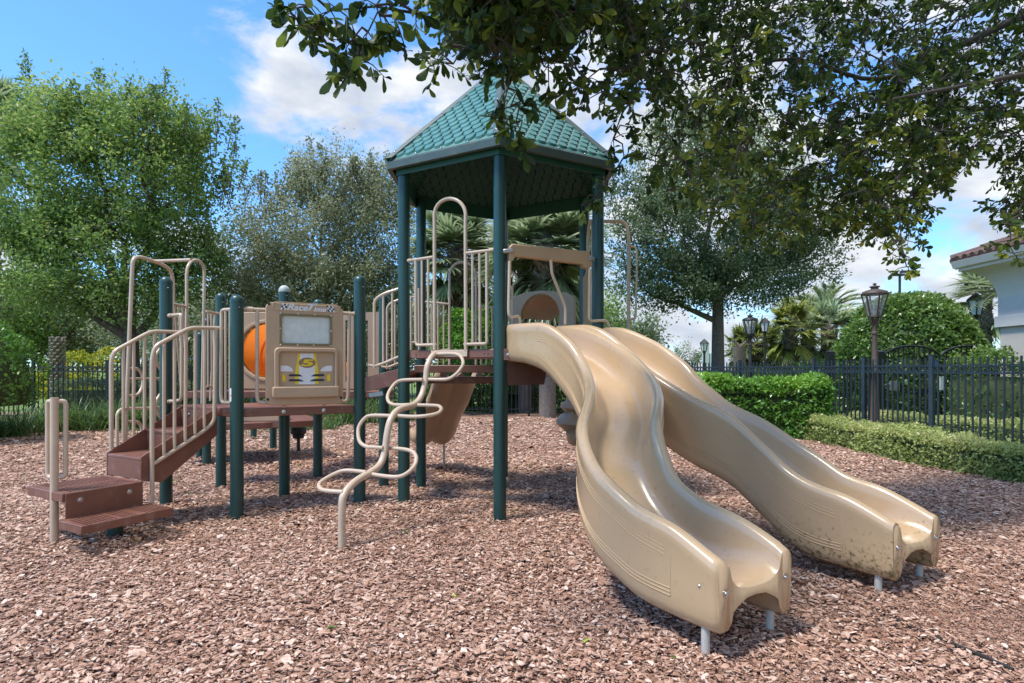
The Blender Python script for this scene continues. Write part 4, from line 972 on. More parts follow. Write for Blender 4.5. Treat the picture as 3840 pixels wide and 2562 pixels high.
# ------------------------------------------------------------------ lamps
def lantern_lamp(name,x,y,top,label,mat,glass,s=1.0,bulb=True,group='lantern street lamps beyond the fence'):
    root=empty(name,(x,y,-.12),label,'street lamp',group)
    zt=top; zb=top-.80*s
    mb=MB(); pr=[(.15*s,-.12),(.15*s,.08),(.125*s,.10),(.125*s,.18),(.15*s,.22),(.12*s,.28),(.14*s,.32),(.11*s,.36),(.085*s,.95),(.075*s,1.35),(.085*s,1.38),(.085*s,1.42),(.062*s,1.46),(.055*s,zb-.32),(.07*s,zb-.31),(.07*s,zb-.28),(.05*s,zb-.26),(.045*s,zb-.1),(.07*s,zb-.06),(.08*s,zb)]
    mb.lathe(pr,(x,y,0),12); build(mb,'pole',mat,root)
    mb=MB(); r0,r1=.13*s,.26*s; z0=zb+.05*s; z1=zb+.55*s; ns=6
    for r_,z_ in ((r0,z0),(r1,z1)):
        pts=[Vector((x+r_*math.cos(R(60*i+20)),y+r_*math.sin(R(60*i+20)),z_)) for i in range(7)]
        for a,b in zip(pts[:-1],pts[1:]): mb.bar(a,b,.03*s,.035*s)
    for i in range(6):
        a=R(60*i+20); mb.bar((x+r0*math.cos(a),y+r0*math.sin(a),z0),(x+r1*math.cos(a),y+r1*math.sin(a),z1),.028*s,.028*s)
        mb.bar((x+.06*s*math.cos(a),y+.06*s*math.sin(a),zb-.15*s),(x+r0*math.cos(a),y+r0*math.sin(a),z0),.018*s,.018*s)
    build(mb,'lantern_frame',mat,root)
    mb=MB(); mb.lathe([(r1*1.04,z1),(r1*.96,z1+.05*s),(r1*.55,z1+.09*s),(r1*.42,z1+.10*s),(r1*.30,z1+.11*s),(r1*.30,z1+.145*s),(r1*.42,z1+.15*s),(r1*.40,z1+.17*s),(r1*.12,z1+.19*s),(r1*.10,z1+.205*s),(r1*.17,z1+.225*s),(.001,z1+.25*s)],(x,y,0),12); build(mb,'lantern_roof',mat,root)
    mb=MB()
    for i in range(6):
        q=lambda r_,j,z_: (x+r_*.96*math.cos(R(60*j+20)),y+r_*.96*math.sin(R(60*j+20)),z_)
        mb.add([q(r0,i,z0),q(r0,i+1,z0),q(r1,i+1,z1),q(r1,i,z1)],[(0,1,2,3)])
    build(mb,'lantern_glass',glass,root)
    if bulb:
        mb=MB()
        for i in range(3):
            a=R(120*i+10); mb.tube([(x,y,z0),(x+.05*s*math.cos(a),y+.05*s*math.sin(a),z0+.08*s),(x+.04*s*math.cos(a),y+.04*s*math.sin(a),z0+.26*s)],.012*s,6)
        build(mb,'bulb_holder',lampb_m,root)
    return root
def atd(u,d): return (u-CX)/F*d
lantern_lamp('street_lamp',atd(3280,12.2),12.2,3.24,'tall brown street lamp with seeded glass lantern in front of the clipped dome shrub',lamp_m,lampglass_m,.93)
lantern_lamp('street_lamp',atd(2813,18.6),18.6,3.22,'black street lamp with glass lantern beside the trunk of the right oak',lampb_m,lampglass_m,.88)
def thin_lamp(u,d,top,s,label,glass=lampwhite_m,mat=lampb_m):
    x=atd(u,d); root=empty('street_lamp',(x,d,-.12),label,'street lamp','slim street lamps in the distance')
    mb=MB(); mb.lathe([(.09*s,-.12),(.09*s,.5),(.05*s,.6),(.045*s,top-.62*s),(.07*s,top-.55*s),(.09*s,top-.5*s)],(x,d,0),8); build(mb,'pole',mat,root)
    mb=MB(); mb.lathe([(.10*s,top-.5*s),(.16*s,top-.2*s)],(x,d,0),6); build(mb,'lantern_glass',glass,root)
    mb=MB(); mb.lathe([(.19*s,top-.2*s),(.16*s,top-.15*s),(.05*s,top-.05*s),(.02*s,top-.02*s),(.001,top)],(x,d,0),6)
    for i in range(6): a=R(60*i); mb.bar((x+.10*s*math.cos(a),d+.10*s*math.sin(a),top-.5*s),(x+.165*s*math.cos(a),d+.165*s*math.sin(a),top-.2*s),.02*s,.02*s)
    build(mb,'lantern_roof',mat,root)
thin_lamp(2868,21,EYE+195*21/F,1.0,'slim brown street lamp with milky lantern between the oak trunk and the palms')
thin_lamp(2641,48,EYE+115*48/F,2.0,'small far lamp in front of the pale sign pylon')
thin_lamp(2757,45,EYE+82*45/F,1.6,'small far lamp in front of the stripped palm trunk')
thin_lamp(3659,20,EYE+290*20/F,1.55,'tapered lamp with six-sided milky lantern beside the stucco building')
root=empty('floodlight_mast',(atd(3374,46),46,-.12),'tall slim floodlight mast rising behind the clipped dome shrub','light mast')
zt_=EYE+(HY-1035)*46/F; x=atd(3374,46)
mb=MB(); mb.tube([(x,46,-.12),(x,46,zt_)],.09,8); build(mb,'pole',lampb_m,root); mb=MB(); mb.box((x-.42,45.8,zt_),(x+.30,46.2,zt_+.16)); mb.box((x+.1,45.8,zt_+.25),(x+.65,46.2,zt_+.4)); mb.bar((x,46,zt_),(x+.2,46,zt_+.5),.08,.08); build(mb,'floodlight_head',lampb_m,root,.01)
mb=MB(); x=atd(2660,58); zt_=EYE+98*58/F
mb.box((x-.55,58,-.12),(x+.0,58.5,zt_)); mb.box((x+.1,58,-.12),(x+.5,58.4,zt_-1.0)); tag(build(mb,'sign_pylon',signw_m,None,.02),'pale green pylon far off left of the right oak trunk','pylon')
mb=MB(); a,b,c=W(3020,1322,42),W(3080,1340,42),W(3012,1346,40); mb.prism([a,b,c],(0,0,.02)); o=build(mb,'canopy',bluem)
rt=empty('shade_sail',(a.x,a.y,-.1),'small bright blue shade sail far off below the palms','shade sail'); o.parent=rt; o.location=-rt.location
mb=MB(); mb.tube([(a.x,a.y,-.1),tuple(a)],.05,6); mb.tube([(b.x,b.y,-.1),tuple(b)],.05,6); mb.tube([(c.x,c.y,-.1),tuple(c)],.05,6); build(mb,'support_pole',lampb_m,rt)

# ------------------------------------------------------------------ building on the right
bd=empty('stucco_building',(13.5,10.5,-.12),'pale grey and beige stucco building with clay tile roof at the right edge','building')
XW,YB=11.25,13.7
mb=MB(); mb.box((XW+.03,-6,-.2),(20,YB-.03,2.42)); build(mb,'lower_wall',stucco2_m,bd)
mb=MB(); mb.box((XW,-6,2.42),(20,YB,3.75)); build(mb,'upper_wall',stucco_m,bd)
mb=MB(); mb.box((XW-.05,-6,2.42),(20.05,YB+.05,2.68)); build(mb,'wall_band',stucco_m,bd,.01)
mb=MB()
prof=[(0,3.10),(-.04,3.35),(-.14,3.58),(-.32,3.74),(-.52,3.80),(-.52,3.90),(0,3.90)]
vs=[];
for y_ in (-6.5,None):
    for dx,z_ in prof: vs.append((XW+dx,(-6.5 if y_ is not None else YB-dx),z_))
n_=len(prof); mb.add(vs,[(k,(k+1)%n_,n_+(k+1)%n_,n_+k) for k in range(n_)])
vs=[]
for x_ in (0,1):
    for dx,z_ in prof: vs.append(((20.5 if x_ else XW+dx),YB-dx,z_))
mb.add(vs,[(k,(k+1)%n_,n_+(k+1)%n_,n_+k) for k in range(n_)]); build(mb,'eave',eave_m,bd,smooth=50)
mb=MB(); mb.prism([(XW-.60,-6.5,3.88),(XW-.52,-6.5,3.86),(XW-.52,-6.5,4.02),(XW-.66,-6.5,4.04)],(0,YB+.6+6.5,0)); mb.prism([(XW-.6,YB+.6,3.88),(XW-.6,YB+.52,3.86),(XW-.6,YB+.52,4.02),(XW-.6,YB+.66,4.04)],(9,0,0)); build(mb,'gutter',eave_m,bd,.004)
roofb=MB()
rise=.42
hip=lambda t: (XW-.62+t, YB+.62-t, 4.03+t*rise)
roofb.add([(XW-.62,-6.5,4.03),(XW-.62,YB+.62,4.03),(XW+4,YB-4,4.03+4.62*rise),(XW+4,-6.5,4.03+4.62*rise),(20.5,YB+.62,4.03),(20.5,YB-4,4.03+4.62*rise)],[(0,1,2,3),(1,4,5,2)]); rb_=build(roofb,'roof',tile_m,bd)
mb=MB(); pitch=.24
y_=-2.0
while y_<YB+.55:
    tmax=min(4.6,YB+.62-y_)
    ns=max(1,int(tmax/.38))
    for q in range(min(ns,5)):
        t0,t1=q*.38,min(tmax,(q+1)*.38+.05)
        mb.tube([(XW-.66+t0,y_,4.045+t0*rise+.03),(XW-.66+t1,y_,4.045+t1*rise+.005)],.088,8)
    y_+=pitch
x_=XW-.55
while x_<XW+2.5:
    tmax=x_-(XW-.62)
    for q in range(min(4,max(1,int(tmax/.38)))):
        t0,t1=q*.38,min(tmax,(q+1)*.38+.05)
        mb.tube([(x_,YB+.66-t0,4.045+t0*rise+.03),(x_,YB+.66-t1,4.045+t1*rise+.005)],.088,8)
    x_+=pitch
for q in range(10): a=hip(q*.4); b=hip(q*.4+.45); mb.tube([(a[0],a[1],a[2]+.09),(b[0],b[1],b[2]+.06)],.10,8)
build(mb,'roof_tiles',tile_m,rb_)

# ------------------------------------------------------------------ hedges and shrubs
def hedge_box(name,label,cat,path,hw,h,n,L,mat,z0=-.06,round_=.25,core=True,up=.6,tone=None,wob=.06,fine=False,group=None):
    """path: ground polyline; leaves fill a shell along it"""
    root=empty(name,(path[0][0],path[0][1],z0),label,cat,group)
    P=[Vector((x,y,0)) for x,y in path]; seg=[(b-a).length for a,b in zip(P[:-1],P[1:])]; tot=sum(seg)
    s=rng.uniform(0,tot,n); out=np.zeros((n,3)); side=np.zeros((n,3))
    cum=np.concatenate([[0],np.cumsum(seg)]); idx=np.clip(np.searchsorted(cum,s)-1,0,len(seg)-1)
    A=np.array([p[:] for p in P]); D=(A[1:]-A[:-1])/np.array(seg)[:,None]; c=A[idx]+D[idx]*(s-cum[idx])[:,None]; sd=np.stack([D[idx][:,1],-D[idx][:,0],np.zeros(n)],1)
    # cross-section superellipse
    a=rng.uniform(-.25,np.pi+.25,n); ex=.55; cx=np.sign(np.cos(a))*np.abs(np.cos(a))**ex; cz=np.sign(np.sin(a))*np.abs(np.sin(a))**ex
    rr_=1-np.abs(rng.normal(size=n))*.12
    w=1+wob*np.sin(s*2.3)+wob*.8*np.sin(s*5.1+a*2)+wob*.6*np.sin(s*9.7+a*5)+wob*.5*rng.normal(size=n)
    lo=rng.uniform(0,1,n)<.30
    xx=cx*hw*rr_*w; zz=np.where(cz<0,rng.uniform(0,.5,n)*h,(.45+.55*cz*w*(.8+.2*rr_))*h)
    f=rng.uniform(0,1,n); zz=np.where(np.abs(cx)>.93,f*zz,zz)
    endk=(s<.0); pts=c+sd*xx[:,None]; pts[:,2]=zz+z0
    # end caps
    ne=n//14
    for e,i,sg in ((0,0,-1),(1,-1,1)):
        k=slice(e*ne,(e+1)*ne); u=rng.uniform(-1,1,ne)*hw*.95; z=rng.uniform(0,1,ne)*h*.97; dd=D[i]*sg; ss_=np.array([D[i][1],-D[i][0],0])
        pts[k]=A[i if i==0 else -1]+dd*(.04*rng.normal(size=ne))[:,None]+ss_*u[:,None]; pts[k,2]=z+z0
    tn_=None
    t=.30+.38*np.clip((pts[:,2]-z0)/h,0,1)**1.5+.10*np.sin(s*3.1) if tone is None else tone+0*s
    leaves('foliage',pts,L,mat,root,up=up,tone=t,wid=.55,fine=fine)
    if core:
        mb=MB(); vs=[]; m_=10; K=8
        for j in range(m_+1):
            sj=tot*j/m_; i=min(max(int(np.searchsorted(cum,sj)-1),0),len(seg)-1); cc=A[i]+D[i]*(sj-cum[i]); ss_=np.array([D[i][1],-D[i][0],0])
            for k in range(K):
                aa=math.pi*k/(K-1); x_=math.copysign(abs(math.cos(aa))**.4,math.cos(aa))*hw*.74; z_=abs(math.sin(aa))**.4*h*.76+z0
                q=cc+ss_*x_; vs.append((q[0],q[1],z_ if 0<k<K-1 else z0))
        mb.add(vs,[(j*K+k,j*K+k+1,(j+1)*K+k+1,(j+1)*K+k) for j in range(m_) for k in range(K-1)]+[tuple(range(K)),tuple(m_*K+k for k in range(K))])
        build(mb,'dark_core',core_m,root)  # added dark filler behind the leaf shell
    return root
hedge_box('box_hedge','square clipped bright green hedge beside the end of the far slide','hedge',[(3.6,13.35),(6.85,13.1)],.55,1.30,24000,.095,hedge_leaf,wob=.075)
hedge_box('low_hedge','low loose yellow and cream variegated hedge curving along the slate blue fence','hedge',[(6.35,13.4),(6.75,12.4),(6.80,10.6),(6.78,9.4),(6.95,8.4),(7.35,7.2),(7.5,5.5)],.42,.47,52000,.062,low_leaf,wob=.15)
hedge_box('low_hedge','second variegated low hedge behind the slate blue fence, in front of the arched gate','hedge',[(8.0,13.9),(8.9,13.4),(9.6,12.2),(9.9,10.5)],.5,.5,9000,.06,low_leaf,wob=.1)
hedge_box('box_hedge','low square hedge seen through the pickets left of the gate','hedge',[(7.4,20),(10.5,20)],.5,1.0,4000,.10,hedge_leaf)
hedge_box('clipped_hedge','long green hedge far behind the gate and lamp','hedge',[(8,25),(22,25)],.8,1.4,7000,.14,dome_leaf)
hedge_box('clipped_hedge','leafy hedge between the dome shrub and the stucco building','hedge',[(12.2,15.6),(15.5,15.6)],.5,1.75,5000,.09,dome_leaf)
hedge_box('leafy_hedge','tall leafy hedge along the foot of the stucco building wall','hedge',[(10.5,13.9),(10.75,8.6)],.4,1.8,9000,.08,dome_leaf,wob=.12)
hedge_box('clipped_hedge','dark clipped hedge behind the left fence under the oak','hedge',[(-14.0,18.4),(-9.7,18.4)],.5,1.15,5000,.09,dark_leaf)
def blob_shrub(name,label,cat,c,r,n,L,mat,z0=-.1,low=-.35,tone=None,core=.86,fine=False,wob=.05,group=None,up=.6):
    root=empty(name,(c[0],c[1],z0),label,cat,group)
    d=rng.normal(size=(n,3)); d/=np.linalg.norm(d,axis=1)[:,None]; d[:,2]=np.where(d[:,2]<low,-d[:,2],d[:,2])
    k=1+wob*np.sin(d[:,0]*7+d[:,2]*5)+wob*np.sin(d[:,1]*9+d[:,0]*4)+wob*.5*np.sin(d[:,2]*17+d[:,0]*13)-np.abs(rng.normal(size=n))*.05
    p=np.array(c)+d*np.array(r)*k[:,None]
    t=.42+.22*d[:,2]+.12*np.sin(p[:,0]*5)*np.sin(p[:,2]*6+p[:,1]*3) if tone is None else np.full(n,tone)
    leaves('foliage',p,L,mat,root,up=up,tone=t,wid=.55,fine=fine)
    if core:
        mb=MB(); mb.lathe([(r[0]*core*math.cos(a),r[2]*core*math.sin(a)) for a in [-.4+i*(math.pi/2+.4)/8 for i in range(9)]],tuple(c),16); o=build(mb,'dark_core',core_m,root)  # added dark filler dome inside the leaves
    return root
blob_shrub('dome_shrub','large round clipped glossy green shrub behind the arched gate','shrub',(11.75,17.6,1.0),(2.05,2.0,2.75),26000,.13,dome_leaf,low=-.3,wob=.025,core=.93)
blob_shrub('leafy_shrub','glossy green shrub at the left edge in front of the iron fence','shrub',(-11.6,12.2,1.15),(1.55,1.2,1.35),8000,.09,hedge_leaf,wob=.1,tone=.33)
blob_shrub('leafy_shrub','bright green leafy shrub behind the tower railing','shrub',(-1.35,20.2,1.9),(1.25,.8,1.55),17000,.13,hedge_leaf,wob=.10,core=.6)
blob_shrub('leafy_shrub','bright shrub behind the tower, low beside the palm trunk','shrub',(.4,22.0,1.0),(1.4,1.2,1.3),5000,.11,hedge_leaf,wob=.12,tone=.4)
for i,(u,d,r,h,lab,mt,tn__) in enumerate(((990,17.6,1.2,1.0,'low mid green shrub behind the stool',dome_leaf,.4),(1280,19.5,1.6,1.2,'dark bushy shrub behind the sloping ramp',dark_leaf,.5),(1150,23,3.0,2.2,'wide grey green bush under the olive-grey tree',olive_leaf,.55),(700,23,2.4,1.9,'bush behind the left fence near the oak trunk',dome_leaf,.4),(1700,23.5,1.2,1.4,'yellow green undergrowth behind the back fence',hedge_leaf,.45),(1930,23.5,1.5,1.0,'undergrowth bush right of the tower post behind the back fence',low_leaf,.4),(2250,21,1.6,1.0,'bush behind the slides at the back fence',dome_leaf,.4),(2420,24,1.8,1.3,'leafy bush by the back fence under the right oak',dome_leaf,.35),(3040,30,1.3,1.5,'rounded bush below the blue shade sail',hedge_leaf,.45))):
    blob_shrub('undergrowth_shrub',lab,'shrub',(atd(u,d),d,.1),(r,.8,h),5000,.13,mt,wob=.16,tone=tn__,core=.7)
for i,(u,d,r,h,lab) in enumerate(((330,36,3.2,2.6,'yellow flowering bush behind the far grey fence, left'),(1000,36,3.0,2.4,'yellow flowering bush behind the far grey fence, by the oak trunk'),(620,34.5,2.4,1.6,'green bush with yellow flowers right behind the far grey fence'),(120,33,2.6,1.2,'low yellow flowering bush at the far left'))):
    blob_shrub('flowering_bush',lab,'bush',(atd(u,d),d,.25),(r,1.2,h*.85),9000,.17,flower_leaf,wob=.12,tone=.42 if i!=2 else .3,core=0)

# strap-leaved clumps along the left fence
kk=0
labs=['tall arching strap-leaved clump by the left edge, partly bleached','wide strap-leaved clump behind the handle post','dense strap-leaved clump in front of the fence post','strap-leaved clump left of the stair rails','strap-leaved clump seen through the climber hoops','strap-leaved clump under the far oak branch','dark strap-leaved clump behind the low deck','strap-leaved clump right behind the stool','tall strap-leaved clump beside the ramp bracket','strap-leaved clump behind the tower left posts']
for (u,d,r,hh,tn_),lab in zip(((20,13.4,.55,1.0,.62),(180,14.6,.7,.95,.42),(330,14.9,.8,1.1,.40),(470,15.2,.7,1.1,.45),(590,15.6,.7,.95,.38),(740,16.1,.6,.8,.4),(900,17.4,.7,.8,.4),(1110,17.0,.75,.85,.4),(1335,16.6,.7,1.15,.5),(1480,17.5,.6,.8,.45)),labs):
    x=atd(u,d); root=empty('strap_leaf_clump',(x,d,-.07),lab,'plant','strap-leaved clumps along the fence')
    n=340; P=np.stack([x+rng.normal(size=n)*r*.5,d+rng.normal(size=n)*.25,np.full(n,-.07)],1)
    blades('foliage',P,hh*1.15,.024,grass_leaf,root,lean=.75,droop=.55,tone=tn_)
tag(blades('ground_cover',np.stack([rng.uniform(-14,-4.5,5200),15.6+rng.normal(size=5200)*.5,np.full(5200,-.07)],1),.5,.02,grass_leaf,lean=.9,tone=.35),'short mixed green ground cover along the foot of the left fence','ground cover',kind='stuff')
x=atd(2975,15.2); P=np.stack([8.0+rng.normal(size=260)*.35,16+rng.normal(size=260)*.3,np.full(260,-.1)],1)
rt=empty('strap_leaf_clump',(8.0,16,-.1),'long-bladed plant seen through the pickets left of the brown lamp','plant','strap-leaved clumps along the fence'); blades('foliage',P,1.4,.05,grass_leaf,rt,lean=.6,tone=.5)
# broad-leaved plant behind the stairs
rt=empty('broad_leaf_plant',(atd(520,17.2),17.2,-.1),'broad-leaved plant behind the iron fence seen through the climber hoop','plant'); P=np.tile(np.array([[atd(520,17.2),17.2,-.1]]),(16,1))+rng.normal(size=(16,3))*.05; blades('foliage',P,1.5,.24,grass_leaf,rt,lean=.7,tone=.4)

# ------------------------------------------------------------------ trees
def limbs(mb,a,b,r0,r1,wig=.12,n=5,seg=7,sag=0):
    a=Vector(a);b=Vector(b);L=(b-a).length; pts=[]
    for i in range(n+1):
        t=i/n; p=a.lerp(b,t); k=math.sin(math.pi*t)*wig*L
        if 0<i<n: p+=Vector((random.uniform(-1,1),random.uniform(-1,1),random.uniform(-.6,.6)))*k*.5
        p.z+=sag*math.sin(math.pi*t)*L; pts.append(p)
    mb.tube(pts,r0,seg,caps=False,r2=r1); return pts
def tree(name,label,x,y,tr,th,ells,mat,nclump,per,L,crad=.55,spikes=(),z0=-.1,fork=3,cat='tree',bm=None,flat=.75,seed=1):
    random.seed(seed); root=empty(name,(x,y,z0),label,cat)
    mb=MB(); top=Vector((x,y,th)); mb.tube([(x,y,z0),(x+.02,y,z0+.25),(x,y,th*.5),top],tr*1.25,14,r2=tr*.8); mb.lathe([(tr*1.9,z0),(tr*1.35,z0+.18),(tr*1.1,z0+.5)],(x,y,0),14)
    C=[];w=np.array([e[3]*e[4]*e[5] for e in ells])**.7; w=w/w.sum()
    for k in rng.choice(len(ells),nclump,p=w):
        ex,ey,ez,rx,ry,rz=ells[k]; d=rng.normal(size=3); d/=np.linalg.norm(d); q=rng.uniform(.35,1.0)**.45
        C.append((ex+d[0]*rx*q,ey+d[1]*ry*q,ez+d[2]*rz*q))
    C=np.array(C)
    mains=[]
    nodes=[top]
    for i in range(fork+4):
        e=ells[i%len(ells)]; tgt=Vector((e[0]+random.uniform(-.5,.5)*e[3],e[1]+random.uniform(-.5,.5)*e[4],e[2]+random.uniform(-.1,.6)*e[5]))
        st_=Vector((x,y,th*random.uniform(.75,1.0))); pts=limbs(mb,st_,tgt,tr*.5,tr*.12,.16,6,8); nodes+=pts[2:]
    na=np.array([p[:] for p in nodes])
    for c in C[rng.choice(len(C),min(len(C),130),replace=False)]:
        j=int(((na-c)**2*np.array([1,1,1.4])).sum(1).argmin()); limbs(mb,nodes[j],c,tr*.09+.012,.008,.2,4,5)
    sp2=[]
    for (sx,sy,sz_,h) in spikes:
        sp2.append((sx,sy,sz_,h,random.uniform(-.3,.3)))
        for _ in range(3): q=random.uniform(.45,.9); sp2.append((sx+random.uniform(-.8,.8),sy+random.uniform(-1.2,.6),sz_-h*random.uniform(.35,.75),h*q,random.uniform(-.5,.5)))
    for (sx,sy,sz_,h,ln) in sp2: mb.tube([(sx-ln*h,sy,sz_-h*1.3),(sx-ln*h*.4,sy,sz_-h*.6),(sx,sy,sz_)],.02,5,r2=.006)
    build(mb,'trunk',bm or bark_m,root)
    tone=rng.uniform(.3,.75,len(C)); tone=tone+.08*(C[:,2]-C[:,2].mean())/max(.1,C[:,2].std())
    cr=crad*rng.uniform(.6,1.35,len(C))
    k=np.repeat(np.arange(len(C)),per); off=rng.normal(size=(len(k),3))*.5; off[:,2]*=flat
    rad=C-np.array([x,y,th-.6]); rad[:,2]+=.5*np.abs(rad[:,2]); rad/=np.linalg.norm(rad,axis=1)[:,None]; rk=rad[k]
    al=(off*rk).sum(1)[:,None]; off=(off-rk*al)*(.62+.25*np.abs(1-al)) + rk*np.clip(al,-1.0,1.0)*1.8
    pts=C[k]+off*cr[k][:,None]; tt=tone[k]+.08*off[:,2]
    for (sx,sy,sz_,h,ln) in sp2:
        m=int(120*h); t=rng.uniform(0,1,m)**.8; pp_=np.stack([sx-ln*h*(1-t),np.full(m,sy),sz_-h*(1-t)],1)+rng.normal(size=(m,3))*(.045+.17*(1-t))[:,None]; pts=np.concatenate([pts,pp_]); tt=np.concatenate([tt,np.full(m,.35)])
    leaves('crown',pts,L,mat,root,up=.45,tone=tt,wid=.5)
    return root
def E_(u,v,d,ru,rv,rd=None):
    p=W(u,v,d); return (p.x,p.y,p.z,ru*d/F,(rd if rd else ru*d/F*.8),rv*d/F)
D1=19.5
def spk(L,d): 
    out=[]
    for u,v,h in L:
        p=W(u,v,d); out.append((p.x,p.y,p.z,h))
    return out
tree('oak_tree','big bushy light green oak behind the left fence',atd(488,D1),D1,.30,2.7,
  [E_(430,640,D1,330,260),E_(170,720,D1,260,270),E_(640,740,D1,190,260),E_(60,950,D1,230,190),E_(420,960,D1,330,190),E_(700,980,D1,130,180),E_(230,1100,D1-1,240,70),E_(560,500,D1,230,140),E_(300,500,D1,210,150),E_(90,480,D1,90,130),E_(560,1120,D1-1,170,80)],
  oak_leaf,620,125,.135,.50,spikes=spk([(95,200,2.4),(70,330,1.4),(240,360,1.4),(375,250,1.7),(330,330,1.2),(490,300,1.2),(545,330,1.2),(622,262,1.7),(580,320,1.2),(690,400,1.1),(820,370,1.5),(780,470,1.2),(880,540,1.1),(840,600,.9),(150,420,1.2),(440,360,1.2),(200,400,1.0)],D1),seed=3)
D2=23.5
tree('oak_tree','olive-grey small-leaved oak between the left oak and the tower',atd(1215,D2),D2,.26,2.4,
  [E_(1180,860,D2,260,210),E_(960,960,D2,190,190),E_(1400,900,D2,190,190),E_(1110,1080,D2,300,130),E_(1330,1090,D2,250,130),E_(1250,690,D2,200,110),E_(900,1130,D2,130,110),E_(1450,720,D2,120,120)],
  olive_leaf,560,135,.125,.55,spikes=spk([(1160,515,1.6),(1120,600,1.2),(1320,580,1.2),(1390,570,1.3),(1450,575,1.2),(1040,650,1.2),(980,640,1.1),(910,620,1.2),(1240,590,1.2),(1490,640,1.0)],D2),seed=5)
D3=25
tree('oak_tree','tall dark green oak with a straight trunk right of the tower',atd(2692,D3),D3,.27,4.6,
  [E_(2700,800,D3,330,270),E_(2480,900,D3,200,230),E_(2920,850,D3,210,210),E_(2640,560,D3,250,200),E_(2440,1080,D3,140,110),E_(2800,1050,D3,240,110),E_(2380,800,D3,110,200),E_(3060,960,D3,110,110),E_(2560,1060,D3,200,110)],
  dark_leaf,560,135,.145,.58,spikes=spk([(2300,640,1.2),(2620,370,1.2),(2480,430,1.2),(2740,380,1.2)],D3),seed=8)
for (u,v,d,ru,rv,lab,nc) in ((2585,1335,75,55,40,'small round tree far off between the slide and the oak trunk',26),(2780,1330,60,60,50,'distant tree behind the black street lamp',22),(2930,1290,55,70,60,'distant leafy tree behind the palms',24)):
    tree('distant_tree',lab,atd(u,d),d,.12,1.2,[E_(u,v,d,ru,rv)],dark_leaf,nc,60,.24,.7,seed=11)
for (u,v,d,ru,rv,lab,mt) in ((640,1150,42,260,120,'pale green tree mass beyond the far grey fence, left',olive_leaf),(150,1160,44,180,90,'grey green tree behind the flower bushes at the left',olive_leaf),(1000,1200,40,200,110,'grey green tree beyond the olive-grey oak',olive_leaf),(1700,1150,38,260,140,'leafy tree behind the palms at the tower',olive_leaf),(2080,1180,36,240,130,'low leafy tree behind the hooded tunnel panel',oak_leaf),(1350,1230,34,220,120,'bushy tree behind the slotted panel',olive_leaf),(780,1230,36,200,100,'bushy tree seen above the low deck rails',olive_leaf),(330,1190,46,240,110,'far tree behind the yellow flowering bush',olive_leaf),(-60,1150,40,200,140,'far tree at the left edge beyond the glossy shrub',oak_leaf),(2330,1270,44,160,70,'low far tree behind the top of the slides',dark_leaf)):
    tree('background_tree',lab,atd(u,d),d,.2,1.5,[E_(u,v,d,ru,rv),E_(u,v+90,d,ru*1.05,rv*.7)],mt,170,75,.26,1.0,seed=17)

# palms
def fan_palm(label,u,d,zc,r,tr,n=34,L=1.0,mat=palm_leaf,boots=True,tone=.45,trunk_u=None,skirt=6,zfrom=-.1,name='fan_palm'):
    x=atd(u,d); root=empty(name,(x,d,-.1),label,'palm tree','')
    tx=atd(trunk_u,d) if trunk_u else x
    mb=MB(); mb.tube([(tx,d,-.1),(tx,d,zc*.5),(x,d,zc)],tr,14,r2=tr*.85); build(mb,'trunk',palmbark_m,root)
    if boots:
        mb=MB(); zz=zfrom+(zc-zfrom)*(0 if zfrom>0 else .25); z_=zz; k=0
        while z_<zc-.02:
            for i in range(7):
                a=2*math.pi*i/7+k*.45; rx=tr*.92; c=Vector((x+(tx-x)*(1-z_/zc)+rx*math.cos(a),d+rx*math.sin(a),z_)); o=Vector((math.cos(a),math.sin(a),0)); t_=Vector((-math.sin(a),math.cos(a),0))*(1 if (i+k)%2 else -1)
                mb.bar(c,c+o*tr*.42+Vector((0,0,tr*.75))+t_*tr*.55,tr*.34,tr*.12)
            z_+=tr*.36; k+=1
        build(mb,'boots',boot_m,root)
    P=[];Dd=[];Ls=[];base=Vector((x,d,zc)); st=MB()
    for f_ in range(n+skirt):
        az=random.uniform(0,2*math.pi); el=R(random.uniform(-25,80)) if f_<n else R(random.uniform(-75,-45))
        dv=Vector((math.cos(az)*math.cos(el),math.sin(az)*math.cos(el),math.sin(el))); pl_=r*random.uniform(.42,.6)
        tip=base+dv*pl_+Vector((0,0,-.10*r*(1-dv.z))); st.tube([base,base+dv*pl_*.5+Vector((0,0,.02)),tip],.018,4)
        side=dv.cross(Vector((0,0,1))).normalized() if abs(dv.z)<.98 else Vector((1,0,0)); up_=side.cross(dv).normalized()
        nb=30
        for j in range(nb):
            a=R(-115+230*j/(nb-1)); v_=dv*math.cos(a)+side*math.sin(a)+up_*.18
            P.append(tip[:]);Dd.append((v_)[:]);Ls.append(r*.62*(.65+.35*math.cos(a*.75)))
    build(st,'leaf_stems',mat if False else boot_m,root)
    blades('crown',np.array(P),np.array(Ls),.078*r,mat,root,droop=.35,seg=3,dirs=np.array(Dd),tone=tone)
    return root
random.seed(4)
fan_palm('tall fan palm with criss-cross trunk seen through the tower above the hooded tunnel',2048,18.6,W(0,925,18.6).z,2.0,.27,n=64,skirt=18,trunk_u=2053,tone=.5)
fan_palm('fan palm with dark trunk just left of the criss-cross palm behind the tower',1968,20.7,W(0,950,20.7).z,1.9,.24,n=50,skirt=12,tone=.4)
fan_palm('fan palm behind the tower railing arch',1715,22,W(0,945,22).z,2.1,.27,n=60,skirt=16,tone=.5)
fan_palm('small bright fan palm low behind the tower back right post',2160,24,W(0,1110,24).z,1.3,.2,n=26,tone=.6)
fan_palm('fan palm at the far left edge rising behind the oak',-40,23,W(0,470,23).z,2.0,.25,n=34,tone=.45)
